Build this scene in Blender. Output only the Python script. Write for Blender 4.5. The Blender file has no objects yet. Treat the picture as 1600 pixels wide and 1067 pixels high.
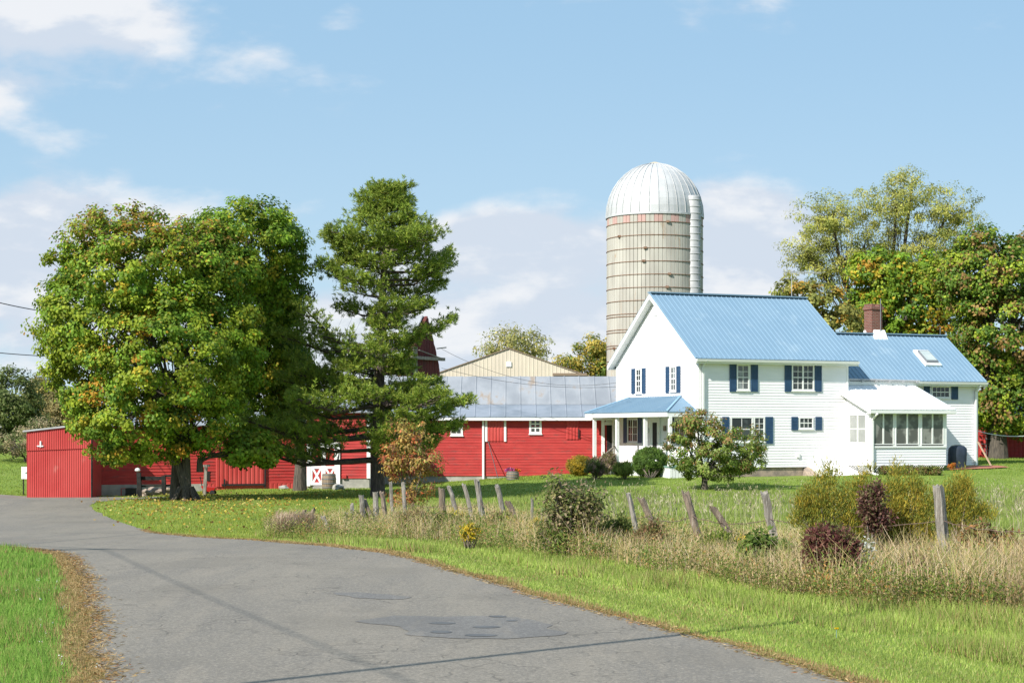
import bpy, math, random
import numpy as np
from mathutils import Vector, Matrix, noise as mnoise
R = np.random.default_rng(7); random.seed(7)
SC = bpy.context.scene; COL = SC.collection
FPX, CH, HY = 2800.0, 2.07, 673.0          # focal length in photo pixels, eye height, horizon row
GAM, ELE = math.radians(46), math.radians(38)
TR = np.array([math.cos(GAM)*math.cos(ELE), math.sin(GAM)*math.cos(ELE), -math.sin(ELE)])

# ------------------------------------------------------------------ terrain
def S(t): t = np.clip(t, 0, 1); return t*t*(3-2*t)
LY = [0, 30, 36, 44, 50, 54, 58, 61, 64, 70, 76, 82, 88, 120, 400]
LZ = [0, 0, -.2, -.397, -.50, -.553, -.56, -.49, -.40, -.467, -.536, -.566, -.57, -.45, 0]
RY = [0, 30, 40, 50, 60, 68, 72, 76, 80, 86, 95, 120, 400]
RZ = [0, 0, -.2, -.41, -.58, -.58, -.43, -.22, 0, 0, .05, .1, .2]
def gz(x, y):
    x = np.asarray(x, float); y = np.asarray(y, float)
    w = S((x+7)/12)
    z = (1-w)*np.interp(y, LY, LZ) + w*np.interp(y, RY, RZ)
    z = z + .42*S((x-12)/9)*S((y-76)/12)
    z = z + 1.7*S((-x-20)/10)*S((y-80)/50) - .27*S((-x-12)/5)*S((y-64)/12)
    return z
def P(px, py, Y): return Vector(((px-800)*Y/FPX, Y, CH+(HY-py)*Y/FPX))
def G(px, py):
    """ground point seen at a photo pixel"""
    a, e = (px-800)/FPX, (HY-py)/FPX
    Y = np.arange(8, 500, .1)
    h = CH+e*Y-gz(a*Y, Y)
    i = int(np.argmax(h < 0)) if (h < 0).any() else len(Y)-1
    Y0 = Y[max(i-1, 0)]; f = h[max(i-1, 0)]/(h[max(i-1, 0)]-h[i]+1e-9); y = Y0+.1*f
    return Vector((a*y, y, float(gz(a*y, y))))
def gpix(x, y):
    return 800+FPX*x/y, HY+FPX*(CH-gz(x, y))/y

# ------------------------------------------------------------------ objects
def tag(o, label=None, cat=None, group=None, kind=None):
    if label: o['label'] = label
    if cat: o['category'] = cat
    if group: o['group'] = group
    if kind: o['kind'] = kind
    return o
def thing(name, label, cat, loc=(0, 0, 0), rz=0, group=None):
    o = bpy.data.objects.new(name, None); COL.objects.link(o)
    o.location = loc; o.rotation_euler = (0, 0, rz); o.empty_display_size = .3
    return tag(o, label, cat, group)
def link(name, me, mats, parent=None, smooth=False):
    o = bpy.data.objects.new(name, me); COL.objects.link(o)
    for m in (mats if isinstance(mats, (list, tuple)) else [mats]): me.materials.append(m)
    if parent: o.parent = parent
    if smooth: me.shade_smooth()
    return o
class MB:
    def __init__(s): s.v = []; s.f = []; s.m = []; s.cm = 0
    def face(s, pts):
        n = len(s.v); s.v += [tuple(p) for p in pts]; s.f.append(tuple(range(n, n+len(pts)))); s.m.append(s.cm)
    def hexa(s, c):
        n = len(s.v); s.v += [tuple(p) for p in c]
        for q in ((0, 3, 2, 1), (4, 5, 6, 7), (0, 1, 5, 4), (1, 2, 6, 5), (2, 3, 7, 6), (3, 0, 4, 7)):
            s.f.append(tuple(n+i for i in q)); s.m.append(s.cm)
        return s
    def box(s, x0, x1, y0, y1, z0, z1):
        return s.hexa([(x0, y0, z0), (x1, y0, z0), (x1, y1, z0), (x0, y1, z0), (x0, y0, z1), (x1, y0, z1), (x1, y1, z1), (x0, y1, z1)])
    def bar(s, a, b, w, h=None, up=(0, 0, 1)):
        a, b = Vector(a), Vector(b); h = h or w; d = (b-a).normalized(); u = Vector(up)
        if abs(d.dot(u)) > .97: u = Vector((0, 1, 0))
        x = d.cross(u).normalized()*w/2; y = x.cross(d).normalized()*h/2
        return s.hexa([a-x-y, a+x-y, a+x+y, a-x+y, b-x-y, b+x-y, b+x+y, b-x+y])
    def tube(s, pts, rad, n=6, cap=True):
        pts = [Vector(p) for p in pts]; N = len(pts)
        if not isinstance(rad, (list, tuple)): rad = [rad]*N
        base = len(s.v); t0 = None
        for i, p in enumerate(pts):
            d = (pts[min(i+1, N-1)]-pts[max(i-1, 0)]).normalized()
            if t0 is None: t0 = Vector((1, 0, 0)) if abs(d.x) < .9 else Vector((0, 1, 0))
            x = (t0-d*t0.dot(d)).normalized(); y = d.cross(x); t0 = x
            for k in range(n):
                a = 2*math.pi*k/n; s.v.append(tuple(p+(x*math.cos(a)+y*math.sin(a))*rad[i]))
        for i in range(N-1):
            for k in range(n):
                a = base+i*n; b = a+n; s.f.append((a+k, a+(k+1) % n, b+(k+1) % n, b+k)); s.m.append(s.cm)
        if cap:
            s.f.append(tuple(base+k for k in reversed(range(n)))); s.m.append(s.cm)
            s.f.append(tuple(base+(N-1)*n+k for k in range(n))); s.m.append(s.cm)
        return s
    def lathe(s, prof, n=24, c=(0, 0, 0)):
        base = len(s.v)
        for r, z in prof:
            for k in range(n):
                a = 2*math.pi*k/n; s.v.append((c[0]+r*math.cos(a), c[1]+r*math.sin(a), c[2]+z))
        for i in range(len(prof)-1):
            for k in range(n):
                a = base+i*n; b = a+n; s.f.append((a+k, a+(k+1) % n, b+(k+1) % n, b+k)); s.m.append(s.cm)
        return s
    def prism(s, poly, vec):
        p = [Vector(q) for q in poly]; v = Vector(vec); n = len(p); b = len(s.v)
        s.v += [tuple(q) for q in p]+[tuple(q+v) for q in p]
        s.f.append(tuple(range(b+n-1, b-1, -1))); s.m.append(s.cm)
        s.f.append(tuple(range(b+n, b+2*n))); s.m.append(s.cm)
        for i in range(n):
            j = (i+1) % n; s.f.append((b+i, b+j, b+n+j, b+n+i)); s.m.append(s.cm)
        return s
    def build(s, name, mats, parent=None, smooth=False):
        me = bpy.data.meshes.new(name); me.from_pydata(s.v, [], s.f)
        if any(s.m): me.polygons.foreach_set('material_index', s.m)
        me.update()
        return link(name, me, mats, parent, smooth)
def npmesh(name, V, nv, faces_n, cols=None):
    """V: (N*k,3) verts ; faces_n: (M,nv) indices"""
    me = bpy.data.meshes.new(name); V = np.asarray(V, np.float32)
    me.vertices.add(len(V)); me.vertices.foreach_set('co', V.ravel())
    F = np.asarray(faces_n, np.int32); me.loops.add(F.size); me.loops.foreach_set('vertex_index', F.ravel())
    me.polygons.add(len(F)); me.polygons.foreach_set('loop_start', np.arange(0, F.size, nv, dtype=np.int32))
    me.polygons.foreach_set('loop_total', np.full(len(F), nv, np.int32))
    if cols is not None:
        at = me.color_attributes.new('Col', 'FLOAT_COLOR', 'POINT')
        c = np.ones((len(V), 4), np.float32); c[:, :3] = cols; at.data.foreach_set('color', c.ravel())
    me.update(calc_edges=True); me.validate()
    return me

# ------------------------------------------------------------------ materials
def lin(r, g, b): return tuple(((c/255)/12.92 if c/255 <= .04045 else ((c/255+.055)/1.055)**2.4) for c in (r, g, b))
class NT:
    def __init__(s, nt): s.nt = nt
    def n(s, t, **k):
        o = s.nt.nodes.new(t)
        for a, b in k.items():
            if a == 'inp':
                for i, v in b.items():
                    if isinstance(v, bpy.types.NodeSocket): s.nt.links.new(v, o.inputs[i])
                    else: o.inputs[i].default_value = v
            else: setattr(o, a, b)
        return o
    def m(s, op, a, b=0., c=0., clamp=False):
        o = s.n('ShaderNodeMath', operation=op, use_clamp=clamp)
        for i, v in enumerate((a, b, c)):
            if isinstance(v, bpy.types.NodeSocket): s.nt.links.new(v, o.inputs[i])
            else: o.inputs[i].default_value = v
        return o.outputs[0]
    def mix(s, f, a, b, bt='MIX'):
        o = s.n('ShaderNodeMix', data_type='RGBA', blend_type=bt)
        for i, v in ((0, f), (6, a), (7, b)):
            if isinstance(v, bpy.types.NodeSocket): s.nt.links.new(v, o.inputs[i])
            else: o.inputs[i].default_value = v if i == 0 else (*v[:3], 1)
        return o.outputs[2]
    def noise(s, vec, scale, det=4, rough=.55, dist=0.):
        o = s.n('ShaderNodeTexNoise'); o.inputs['Scale'].default_value = scale; o.inputs['Detail'].default_value = det
        o.inputs['Roughness'].default_value = rough; o.inputs['Distortion'].default_value = dist
        s.nt.links.new(vec, o.inputs['Vector']); return o.outputs['Fac']
    def ramp(s, f, a, b): # smoothstep map
        o = s.n('ShaderNodeMapRange', interpolation_type='SMOOTHSTEP'); s.nt.links.new(f, o.inputs[0])
        o.inputs[1].default_value = a; o.inputs[2].default_value = b; return o.outputs[0]
def newmat(name):
    m = bpy.data.materials.new(name); m.use_nodes = True; nt = m.node_tree; nt.nodes.clear()
    N = NT(nt); out = N.n('ShaderNodeOutputMaterial'); return m, N, out
def pmat(name, c1, c2=None, rough=.7, metal=0., scale=3., lo=.35, hi=.65, c3=None, s3=.6, t3=(.55, .7), bump=0., bscale=20., stretch=(1, 1, 1), spec=.5, coord='Object'):
    m, N, out = newmat(name); b = N.n('ShaderNodeBsdfPrincipled')
    tc = N.n('ShaderNodeTexCoord'); mp = N.n('ShaderNodeMapping', inp={'Vector': tc.outputs[coord], 'Scale': stretch}); v = mp.outputs[0]
    col = None
    if c2 is not None: col = N.mix(N.ramp(N.noise(v, scale), lo, hi), c1, c2)
    if c3 is not None: col = N.mix(N.ramp(N.noise(v, s3, 6, .65), *t3), col if col is not None else c1, c3)
    if col is None: b.inputs['Base Color'].default_value = (*c1, 1)
    else: N.nt.links.new(col, b.inputs['Base Color'])
    b.inputs['Roughness'].default_value = rough; b.inputs['Metallic'].default_value = metal; b.inputs['Specular IOR Level'].default_value = spec
    if bump:
        bp = N.n('ShaderNodeBump', inp={'Strength': bump, 'Distance': .02, 'Height': N.noise(v, bscale, 5)}); N.nt.links.new(bp.outputs[0], b.inputs['Normal'])
    N.nt.links.new(b.outputs[0], out.inputs[0]); return m
def leafmat(name, trans=.35, rough=.55, spec=.25):
    m, N, out = newmat(name); at = N.n('ShaderNodeAttribute', attribute_name='Col')
    b = N.n('ShaderNodeBsdfPrincipled', inp={'Base Color': at.outputs['Color'], 'Roughness': rough, 'Specular IOR Level': spec})
    t = N.n('ShaderNodeBsdfTranslucent', inp={'Color': at.outputs['Color']})
    x = N.n('ShaderNodeMixShader', inp={0: trans, 1: b.outputs[0], 2: t.outputs[0]}); N.nt.links.new(x.outputs[0], out.inputs[0]); return m

M = {}
M['leaf'] = leafmat('leaf_cells', .45); M['needle'] = leafmat('needle_cells', .3, .5); M['grass'] = leafmat('grass_blades', .3, .6, .15); M['dry'] = leafmat('dry_stems', .25, .8, .1)
M['white'] = pmat('white_paint', (.80, .80, .78), (.76, .76, .75), .45, scale=1.5, stretch=(1, 1, 6))
M['siding'] = pmat('white_siding', (.85, .83, .85), (.80, .785, .80), .4, scale=.8, stretch=(1, 1, 3))
M['blue_roof'] = pmat('blue_metal', (.165, .262, .355), (.18, .278, .37), .6, .0, .7, c3=(.21, .305, .39), s3=.9, spec=.2, stretch=(1, 1, .4))
M['blue_flash'] = pmat('pale_blue_flashing', (.22, .38, .52), None, .4)
M['white_roof'] = pmat('white_metal', (.80, .82, .84), (.74, .77, .80), .35, scale=1.)
M['shutter'] = pmat('blue_shutter', (.018, .055, .12), (.025, .068, .14), .5, scale=5)
M['red'] = pmat('red_barn_paint', (.36, .018, .016), (.43, .032, .027), .65, scale=1.1, c3=(.25, .035, .03), s3=1.6, t3=(.52, .66), bump=.2, bscale=30, stretch=(1, 1, 5))
M['red_metal'] = pmat('red_ribbed_metal', (.42, .034, .030), (.47, .058, .05), .55, scale=.8, c3=(.50, .13, .11), s3=1.3, t3=(.62, .75), stretch=(1, 1, .5))
M['red_shaded'] = pmat('shaded_weathered_red_boards', (.085, .016, .016), (.12, .024, .022), .9, scale=2, c3=(.07, .03, .028), s3=1.5, stretch=(1, 1, .3))  # weathered barn red, darkened in the colour for walls turned from the sun
M['galv'] = pmat('weathered_galvanised_sheet', (.24, .255, .28), (.32, .335, .36), .6, .15, .9, c3=(.30, .24, .19), s3=.9, t3=(.56, .68), stretch=(1, .5, .5))
M['galv2'] = pmat('grey_galvanised_sheet', (.22, .25, .29), (.29, .32, .37), .55, .25, .9)
M['concrete'] = pmat('rough_concrete', (.38, .36, .32), (.28, .27, .24), .9, scale=2.5, bump=.4, bscale=12)
M['stone'] = pmat('field_stone', (.22, .18, .15), (.36, .28, .22), .9, scale=3.5, bump=.6, bscale=8)
M['beige'] = pmat('beige_metal', (.60, .53, .42), (.55, .485, .39), .5, scale=.6)
M['brown'] = pmat('brown_trim', (.22, .16, .11), None, .6)
M['stave'] = pmat('concrete_staves', (.44, .42, .37), (.36, .34, .30), .85, scale=1.3, c3=(.34, .24, .15), s3=1.6, t3=(.60, .72), stretch=(1, 1, .25), bump=.2, bscale=20)
M['pink'] = pmat('faded_pink_staves', (.46, .30, .27), (.42, .28, .25), .85)
M['rust'] = pmat('rusty_steel', (.16, .075, .04), (.24, .15, .10), .8, scale=6)
M['dome'] = pmat('silver_dome', (.50, .505, .51), (.45, .455, .46), .55, .15, 1.2, c3=(.5, .5, .5), s3=.8)
M['pipe'] = pmat('dull_silver_pipe', (.40, .405, .41), (.33, .335, .34), .55, .15, 2.)
M['brick'] = None
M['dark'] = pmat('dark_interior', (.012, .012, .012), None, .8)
M['black'] = pmat('black_vinyl', (.012, .02, .035), (.02, .03, .05), .5, scale=3)
M['wood'] = pmat('weathered_post_wood', (.30, .27, .23), (.17, .15, .125), .9, scale=9, lo=.4, hi=.6, c3=(.42, .40, .36), s3=5, bump=.8, bscale=30, stretch=(4, 4, .35))
M['wood2'] = pmat('brown_post_wood', (.25, .19, .14), (.13, .10, .075), .9, scale=9, c3=(.33, .29, .24), s3=5, bump=.8, bscale=30, stretch=(4, 4, .35))
M['dwood'] = pmat('dark_old_timber', (.02, .02, .02), (.035, .033, .03), .95, scale=5, spec=.1)
M['bark'] = pmat('grey_brown_bark', (.11, .09, .07), (.05, .042, .035), .95, scale=5, bump=1., bscale=12, stretch=(3, 3, .5))
M['pbark'] = pmat('pine_bark', (.12, .09, .075), (.06, .045, .04), .95, scale=6, bump=1., bscale=14, stretch=(3, 3, .8))
M['twig'] = pmat('pale_twigs', (.20, .16, .12), (.12, .1, .08), .9)
M['cable'] = pmat('black_cable', (.03, .03, .035), None, .6)
M['rope'] = pmat('white_line', (.6, .6, .6), None, .6)
M['wire'] = pmat('rusty_wire', (.14, .09, .07), None, .7)
M['barrelw'] = pmat('barrel_staves', (.26, .20, .14), (.16, .12, .09), .85, scale=6, stretch=(3, 3, .5))
M['plank'] = pmat('pale_plank', (.55, .38, .24), (.45, .3, .2), .7, scale=5)
M['green'] = pmat('green_deck_trim', (.16, .27, .22), None, .6)
M['teal'] = pmat('green_painted_lettering', (.02, .25, .17), None, .6)
M['terra'] = pmat('red_brick_paving', (.38, .13, .07), (.30, .12, .08), .9, scale=6)
M['rim'] = pmat('grey_metal', (.25, .26, .28), None, .4, .6)
M['redp'] = pmat('bright_red_plastic', (.5, .02, .02), None, .5)
M['curtain'] = pmat('pale_window_blind', (.30, .31, .30), (.25, .26, .25), .6, scale=2)
M['orange_steps'] = pmat('red_painted_steps', (.45, .09, .04), None, .7)
def brickmat():
    m, N, out = newmat('red_chimney_brick'); tc = N.n('ShaderNodeTexCoord')
    sx = N.n('ShaderNodeSeparateXYZ', inp={0: tc.outputs['Object']}); cx = N.n('ShaderNodeCombineXYZ', inp={0: N.m('ADD', sx.outputs[0], sx.outputs[1]), 1: sx.outputs[2]})
    b = N.n('ShaderNodeTexBrick', inp={'Vector': cx.outputs[0], 'Color1': (.13, .035, .022, 1), 'Color2': (.20, .06, .04, 1), 'Mortar': (.20, .15, .12, 1), 'Scale': 1., 'Mortar Size': .012, 'Brick Width': .21, 'Row Height': .075})
    p = N.n('ShaderNodeBsdfPrincipled', inp={'Base Color': b.outputs[0], 'Roughness': .9}); N.nt.links.new(p.outputs[0], out.inputs[0]); return m
M['brick'] = brickmat()
def glassmat(name, base, rough=.08):
    m, N, out = newmat(name); tc = N.n('ShaderNodeTexCoord')
    c = N.mix(N.ramp(N.noise(tc.outputs['Object'], 1.8, 2), .45, .58), base, tuple(x*2.4+.01 for x in base))
    b = N.n('ShaderNodeBsdfPrincipled', inp={'Base Color': c, 'Roughness': rough, 'Specular IOR Level': .6}); N.nt.links.new(b.outputs[0], out.inputs[0]); return m
M['glass'] = glassmat('window_glass', (.018, .022, .022)); M['glassl'] = glassmat('curtained_glass', (.10, .11, .11)); M['screen'] = glassmat('porch_screen', (.10, .10, .09), .4)
M['skyl'] = pmat('skylight_pane', (.36, .42, .42), (.46, .50, .48), .1, scale=2)

# ------------------------------------------------------------------ walls, windows, roofs
class Wall:
    """vertical wall plane in a thing's local frame"""
    def __init__(s, root, o, u, n):
        s.o, s.u, s.n = Vector(o), Vector(u).normalized(), Vector(n).normalized(); s.root = root
        s.M = Matrix.Translation(root.location) @ Matrix.Rotation(root.rotation_euler[2], 4, 'Z')
    def px(s, px, py):
        O = s.M @ s.o; n = s.M.to_3x3() @ s.n; c = Vector((0, 0, CH)); d = Vector(((px-800)/FPX, 1, (HY-py)/FPX))
        t = (O-c).dot(n)/d.dot(n); q = s.M.inverted() @ (c+d*t)
        return (q-s.o).dot(s.u), q.z
    def pt(s, a, z, d=0.): q = s.o+s.u*a+s.n*d; return Vector((q.x, q.y, z))
    def box(s, mb, a0, a1, z0, z1, d0, d1):
        return mb.hexa([s.pt(a0, z0, d0), s.pt(a1, z0, d0), s.pt(a1, z0, d1), s.pt(a0, z0, d1), s.pt(a0, z1, d0), s.pt(a1, z1, d0), s.pt(a1, z1, d1), s.pt(a0, z1, d1)])
    def rect(s, r):
        xm, ym = (r[0]+r[2])/2, (r[1]+r[3])/2
        a0, _ = s.px(r[0], ym); a1, _ = s.px(r[2], ym); _, z1 = s.px(xm, r[1]); _, z0 = s.px(xm, r[3])
        if a0 > a1: a0, a1 = a1, a0
        return a0, a1, z0, z1
    def clap(s, mb, rng, z0, z1, e=.125, lip=.02, jit=0.):
        z = z0
        while z < z1-1e-4:
            t = min(z+e, z1); A0, A1 = rng(z); B0, B1 = rng(t)
            l = lip*(1+random.uniform(-jit, jit))
            mb.face([s.pt(A0, z, l), s.pt(A1, z, l), s.pt(B1, t, .003), s.pt(B0, t, .003)])
            mb.face([s.pt(A0, z, 0), s.pt(A1, z, 0), s.pt(A1, z, l), s.pt(A0, z, l)])
            z = t
    def back(s, mb, poly, th=.12):
        mb.prism([s.pt(a, z, 0) for a, z in poly], -s.n*th)
    def ribs(s, mb, a0, a1, zb, zt, pitch=.2, dep=.03, w=.5):
        a = a0
        while a < a1-1e-3:
            b = min(a+pitch*w, a1); c = min(a+pitch, a1); k = (b-a)*.25
            for (p, q, d0, d1) in ((a, a+k, 0, dep), (a+k, b-k, dep, dep), (b-k, b, dep, 0), (b, c, 0, 0)):
                if q > p: mb.face([s.pt(p, zb(p), d0+.005), s.pt(q, zb(q), d1+.005), s.pt(q, zt(q), d1+.005), s.pt(p, zt(p), d0+.005)])
            a = c
def window(parent, w, r, nx=2, ny=4, units=1, fw=.07, glass='glass', sill=True, name='window', fm='white', mw=.022, proud=.05):
    a0, a1, z0, z1 = w.rect(r); g = MB(); w.box(g, a0+.01, a1-.01, z0+.01, z1-.01, .005, .024); g = g.build(name, M[glass], parent)
    f = MB()
    w.box(f, a0-fw, a0, z0-fw, z1+fw, .002, proud); w.box(f, a1, a1+fw, z0-fw, z1+fw, .002, proud)
    w.box(f, a0, a1, z1, z1+fw, .002, proud-.002); w.box(f, a0, a1, z0-fw, z0, .002, proud-.002)
    for k in range(1, units): c = a0+(a1-a0)*k/units; w.box(f, c-.04, c+.04, z0, z1, .002, proud-.004)
    for u in range(units):
        b0 = a0+(a1-a0)*u/units; b1 = a0+(a1-a0)*(u+1)/units
        for i in range(1, nx): c = b0+(b1-b0)*i/nx; w.box(f, c-mw/2, c+mw/2, z0, z1, .024, .036)
    for j in range(1, ny):
        c = z0+(z1-z0)*j/ny; t = mw*(1.8 if ny % 2 == 0 and j == ny//2 else 1); w.box(f, a0, a1, c-t/2, c+t/2, .0245, .034)
    f.build('frame', M[fm], g)
    if sill: q = MB(); w.box(q, a0-fw-.03, a1+fw+.03, z0-fw-.045, z0-fw, .002, proud+.04); q.build('sill', M[fm], g)
    return g
def shutter(parent, w, r, m='shutter'):
    a0, a1, z0, z1 = w.rect(r); q = MB(); w.box(q, a0, a1, z0, z1, .022, .045); k = .05
    w.box(q, a0, a0+k, z0, z1, .045, .062); w.box(q, a1-k, a1, z0, z1, .045, .062)
    for zz in (z0, (z0+z1)/2-.03, z1-.07): w.box(q, a0+k, a1-k, zz, zz+.07, .045, .06)
    z = z0+.09
    while z < z1-.1:
        if abs(z-(z0+z1)/2) > .06: q.hexa([w.pt(a0+k, z, .045), w.pt(a1-k, z, .045), w.pt(a1-k, z, .058), w.pt(a0+k, z, .058), w.pt(a0+k, z+.03, .045), w.pt(a1-k, z+.03, .045), w.pt(a1-k, z+.03, .047), w.pt(a0+k, z+.03, .047)])
        z += .05
    return q.build('shutter', M[m], parent)
def roof_plane(mb, e0, e1, r1, r0, th=.06, pitch=.25, rib=.03, rw=.035):
    """e0,e1 eave ends; r0,r1 ridge ends (r0 above e0)"""
    e0, e1, r0, r1 = map(Vector, (e0, e1, r0, r1)); n = (e1-e0).cross(r0-e0).normalized()
    if n.z < 0: n = -n
    mb.hexa([e0-n*th, e1-n*th, r1-n*th, r0-n*th, e0, e1, r1, r0])
    L = (e1-e0).length; k = int(L/pitch)
    if not rib: return
    for i in range(k+1):
        t = min(max((i*pitch+.02)/L, .004), .996); a = e0.lerp(e1, t); b = r0.lerp(r1, t); u = (e1-e0).normalized()*rw/2; h = n*rib; o = n*.001
        q = len(mb.v); mb.v += [tuple(p) for p in (a-u*1.6+o, a+u*1.6+o, a+u*.6+h, a-u*.6+h, b-u*1.6+o, b+u*1.6+o, b+u*.6+h, b-u*.6+h)]
        for f in ((0, 1, 2, 3), (4, 7, 6, 5), (0, 3, 7, 4), (1, 5, 6, 2), (3, 2, 6, 7)): mb.f.append(tuple(q+j for j in f)); mb.m.append(mb.cm)
def downspout(parent, w, a, z0, z1, d=.06, name='downspout'):
    q = MB(); w.box(q, a-.045, a+.045, z0, z1, d, d+.07)
    q.bar(w.pt(a, z1, d+.03), w.pt(a+.02, z1+.25, d+.38), .08); q.bar(w.pt(a, z0+.04, d+.03), w.pt(a+.05, z0-.05, d+.45), .08)
    return q.build(name, M['white'], parent)

# ------------------------------------------------------------------ camera, sun, sky
cam = bpy.data.objects.new('camera', bpy.data.cameras.new('camera')); COL.objects.link(cam); SC.camera = cam
cam.location = (0, 0, CH); cam.rotation_euler = (math.pi/2, 0, 0)
cam.data.sensor_width = 36; cam.data.lens = 36*FPX/1600; cam.data.shift_y = (HY-533.5)/1600; cam.data.clip_end = 5000; cam.data.clip_start = .5
sun = bpy.data.objects.new('sun', bpy.data.lights.new('sun', 'SUN')); COL.objects.link(sun)
sun.data.energy = 4.9; sun.data.angle = math.radians(.53); sun.data.color = (1, .955, .88)
sun.rotation_euler = Vector(-TR).to_track_quat('Z', 'Y').to_euler()
W = bpy.data.worlds.new('World'); SC.world = W; W.use_nodes = True; W.node_tree.nodes.clear(); N = NT(W.node_tree)
wo = N.n('ShaderNodeOutputWorld'); bg = N.n('ShaderNodeBackground'); bg.inputs[1].default_value = .12; N.nt.links.new(bg.outputs[0], wo.inputs[0])
sky = N.n('ShaderNodeTexSky', sky_type='NISHITA', sun_disc=False, sun_elevation=ELE, sun_rotation=math.atan2(-TR[0], -TR[1]) % (2*math.pi), altitude=0, air_density=1., dust_density=.0, ozone_density=3.)
tc = N.n('ShaderNodeTexCoord'); sx = N.n('ShaderNodeSeparateXYZ', inp={0: tc.outputs['Generated']})
ay = N.m('MAXIMUM', N.m('ABSOLUTE', sx.outputs[1]), .15); ax = N.m('DIVIDE', sx.outputs[0], ay); az = N.m('DIVIDE', sx.outputs[2], ay)
cv = N.n('ShaderNodeCombineXYZ', inp={0: ax, 1: N.m('MULTIPLY', az, 2.2), 2: N.m('MULTIPLY', sx.outputs[1], .3)})
n1 = N.noise(cv.outputs[0], 8., 9, .55, .1); n2 = N.noise(cv.outputs[0], 24., 6, .6)
def blob(px, py, rx, ry, amp):
    dx = N.m('DIVIDE', N.m('SUBTRACT', ax, (px-800)/FPX), rx/FPX); dz = N.m('DIVIDE', N.m('SUBTRACT', az, (HY-py)/FPX), ry/FPX)
    r = N.m('ADD', N.m('MULTIPLY', dx, dx), N.m('MULTIPLY', dz, dz))
    return N.m('MULTIPLY', N.m('EXPONENT', N.m('MULTIPLY', r, -1.)), amp)
acc = None
for b in ((110, 35, 250, 75, .55), (0, 145, 130, 55, .45), (60, 350, 170, 60, .65), (60, 450, 210, 80, .45), (800, 375, 170, 52, .75), (830, 520, 300, 110, .4), (1170, 345, 120, 60, .7), (1160, 440, 130, 80, .5), (548, 25, 52, 34, .3), (400, 65, 40, 45, .16), (300, 540, 500, 120, .4), (1000, 520, 500, 100, .35), (1640, 240, 60, 40, .35)):
    v = blob(*b); acc = v if acc is None else N.m('ADD', acc, v)
back = N.m('MULTIPLY', N.m('LESS_THAN', sx.outputs[1], 0.), .22); acc = N.m('ADD', acc, back)
den = N.m('ADD', N.m('ADD', acc, N.m('MULTIPLY', N.m('SUBTRACT', n1, .5), 1.5)), N.m('MULTIPLY', N.m('SUBTRACT', n2, .5), .25))
cm = N.m('MULTIPLY', N.ramp(den, .16, .52), .93)
cv2 = N.n('ShaderNodeVectorMath', operation='ADD', inp={0: cv.outputs[0], 1: (.012, .035, 0)}); n1b = N.noise(cv2.outputs[0], 8., 9, .55, .1); cb = N.ramp(N.m('SUBTRACT', n1, n1b), -.05, .09)  # cloud shading put into the colour: upper edges whiter, the rest greyer
cc = N.mix(cb, (3.75, 4.15, 4.75), (5.0, 5.08, 5.25))
tint = N.mix(1., sky.outputs[0], (.86, .88, .92), 'MULTIPLY'); tint = N.mix(.88, tint, N.mix(N.ramp(az, .0, .27), (2.95, 4.02, 4.8), (2.05, 3.3, 4.5))); W['tint'] = 1
N.nt.links.new(N.mix(cm, tint, cc), bg.inputs[0])
SC.view_settings.view_transform = 'Standard'; SC.view_settings.look = 'None'; SC.view_settings.exposure = .58; SC.view_settings.gamma = 1
SC.cycles.max_bounces = 6; SC.cycles.transparent_max_bounces = 4

# ------------------------------------------------------------------ regions, in ground-projected photo pixels
RD_R = [(1420, 1100), (1335, 1067), (1270, 1048), (1200, 1028), (1130, 1005), (1050, 985), (960, 962), (860, 938), (780, 912), (700, 889), (640, 872), (580, 861), (500, 852), (400, 844), (300, 839), (240, 832), (190, 817), (155, 801), (140, 790), (150, 785), (200, 780), (235, 778.5), (258, 777.5)]
RD_L = [(150, 1100), (152, 1067), (150, 1040), (143, 1010), (140, 980), (136, 950), (131, 920), (126, 900), (112, 882), (96, 868), (60, 860), (0, 855), (-60, 853), (-300, 850)]
RD_F = [(-300, 771), (-40, 772), (0, 772.5), (50, 776), (140, 776), (200, 776.3), (258, 776.6)]
FRONT = ([400, 425, 500, 600, 700, 800, 900, 1000, 1100, 1200, 1300, 1400, 1500, 1600, 1800], [831, 836, 839, 843, 850, 862, 876, 890, 906, 925, 942, 950, 955, 962, 975])
BACKL = ([400, 425, 600, 750, 900, 1050, 1200, 1400, 1600, 1800], [828, 822, 814, 815, 828, 838, 852, 872, 890, 905])
LONGG = ([300, 425, 700, 900, 1100, 1300, 1600, 1800], [838, 840, 866, 900, 940, 985, 1045, 1085])
FIELD = ([300, 425, 500, 700, 850, 1000, 1200, 1400, 1600, 1800], [900, 832, 818, 792, 775, 772, 773, 768, 764, 760])
def dens(pts, n, jit):
    out = []
    for a, b in zip(pts[:-1], pts[1:]):
        A, B = G(*a), G(*b); L = (B-A).length; k = max(1, int(L/n))
        for i in range(k):
            q = A.lerp(B, i/k); t = Vector((-(B-A).y, (B-A).x, 0)).normalized()
            j = mnoise.noise(Vector((q.x*.9, q.y*.9, 3)))*jit*1.6+mnoise.noise(Vector((q.x*3.5, q.y*3.5, 9)))*jit
            out.append((q.x+t.x*j, q.y+t.y*j))
    q = G(*pts[-1]); out.append((q.x, q.y)); return out
rr = dens(RD_R, .12, .06); rl = dens(RD_L, .12, .08); rf = dens(RD_F, 1., .05)
xr = [(rr[0][0]+1.2, 9.), (rr[0][0]+1.6, 2.), (rr[0][0]+2.5, -30.)]; xl = [(rl[0][0]-.2, 9.), (rl[0][0]-.3, 2.), (rl[0][0]+1.0, -30.)]
ROAD = xr[::-1]+rr+rf[::-1]+rl[::-1]+xl
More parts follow.
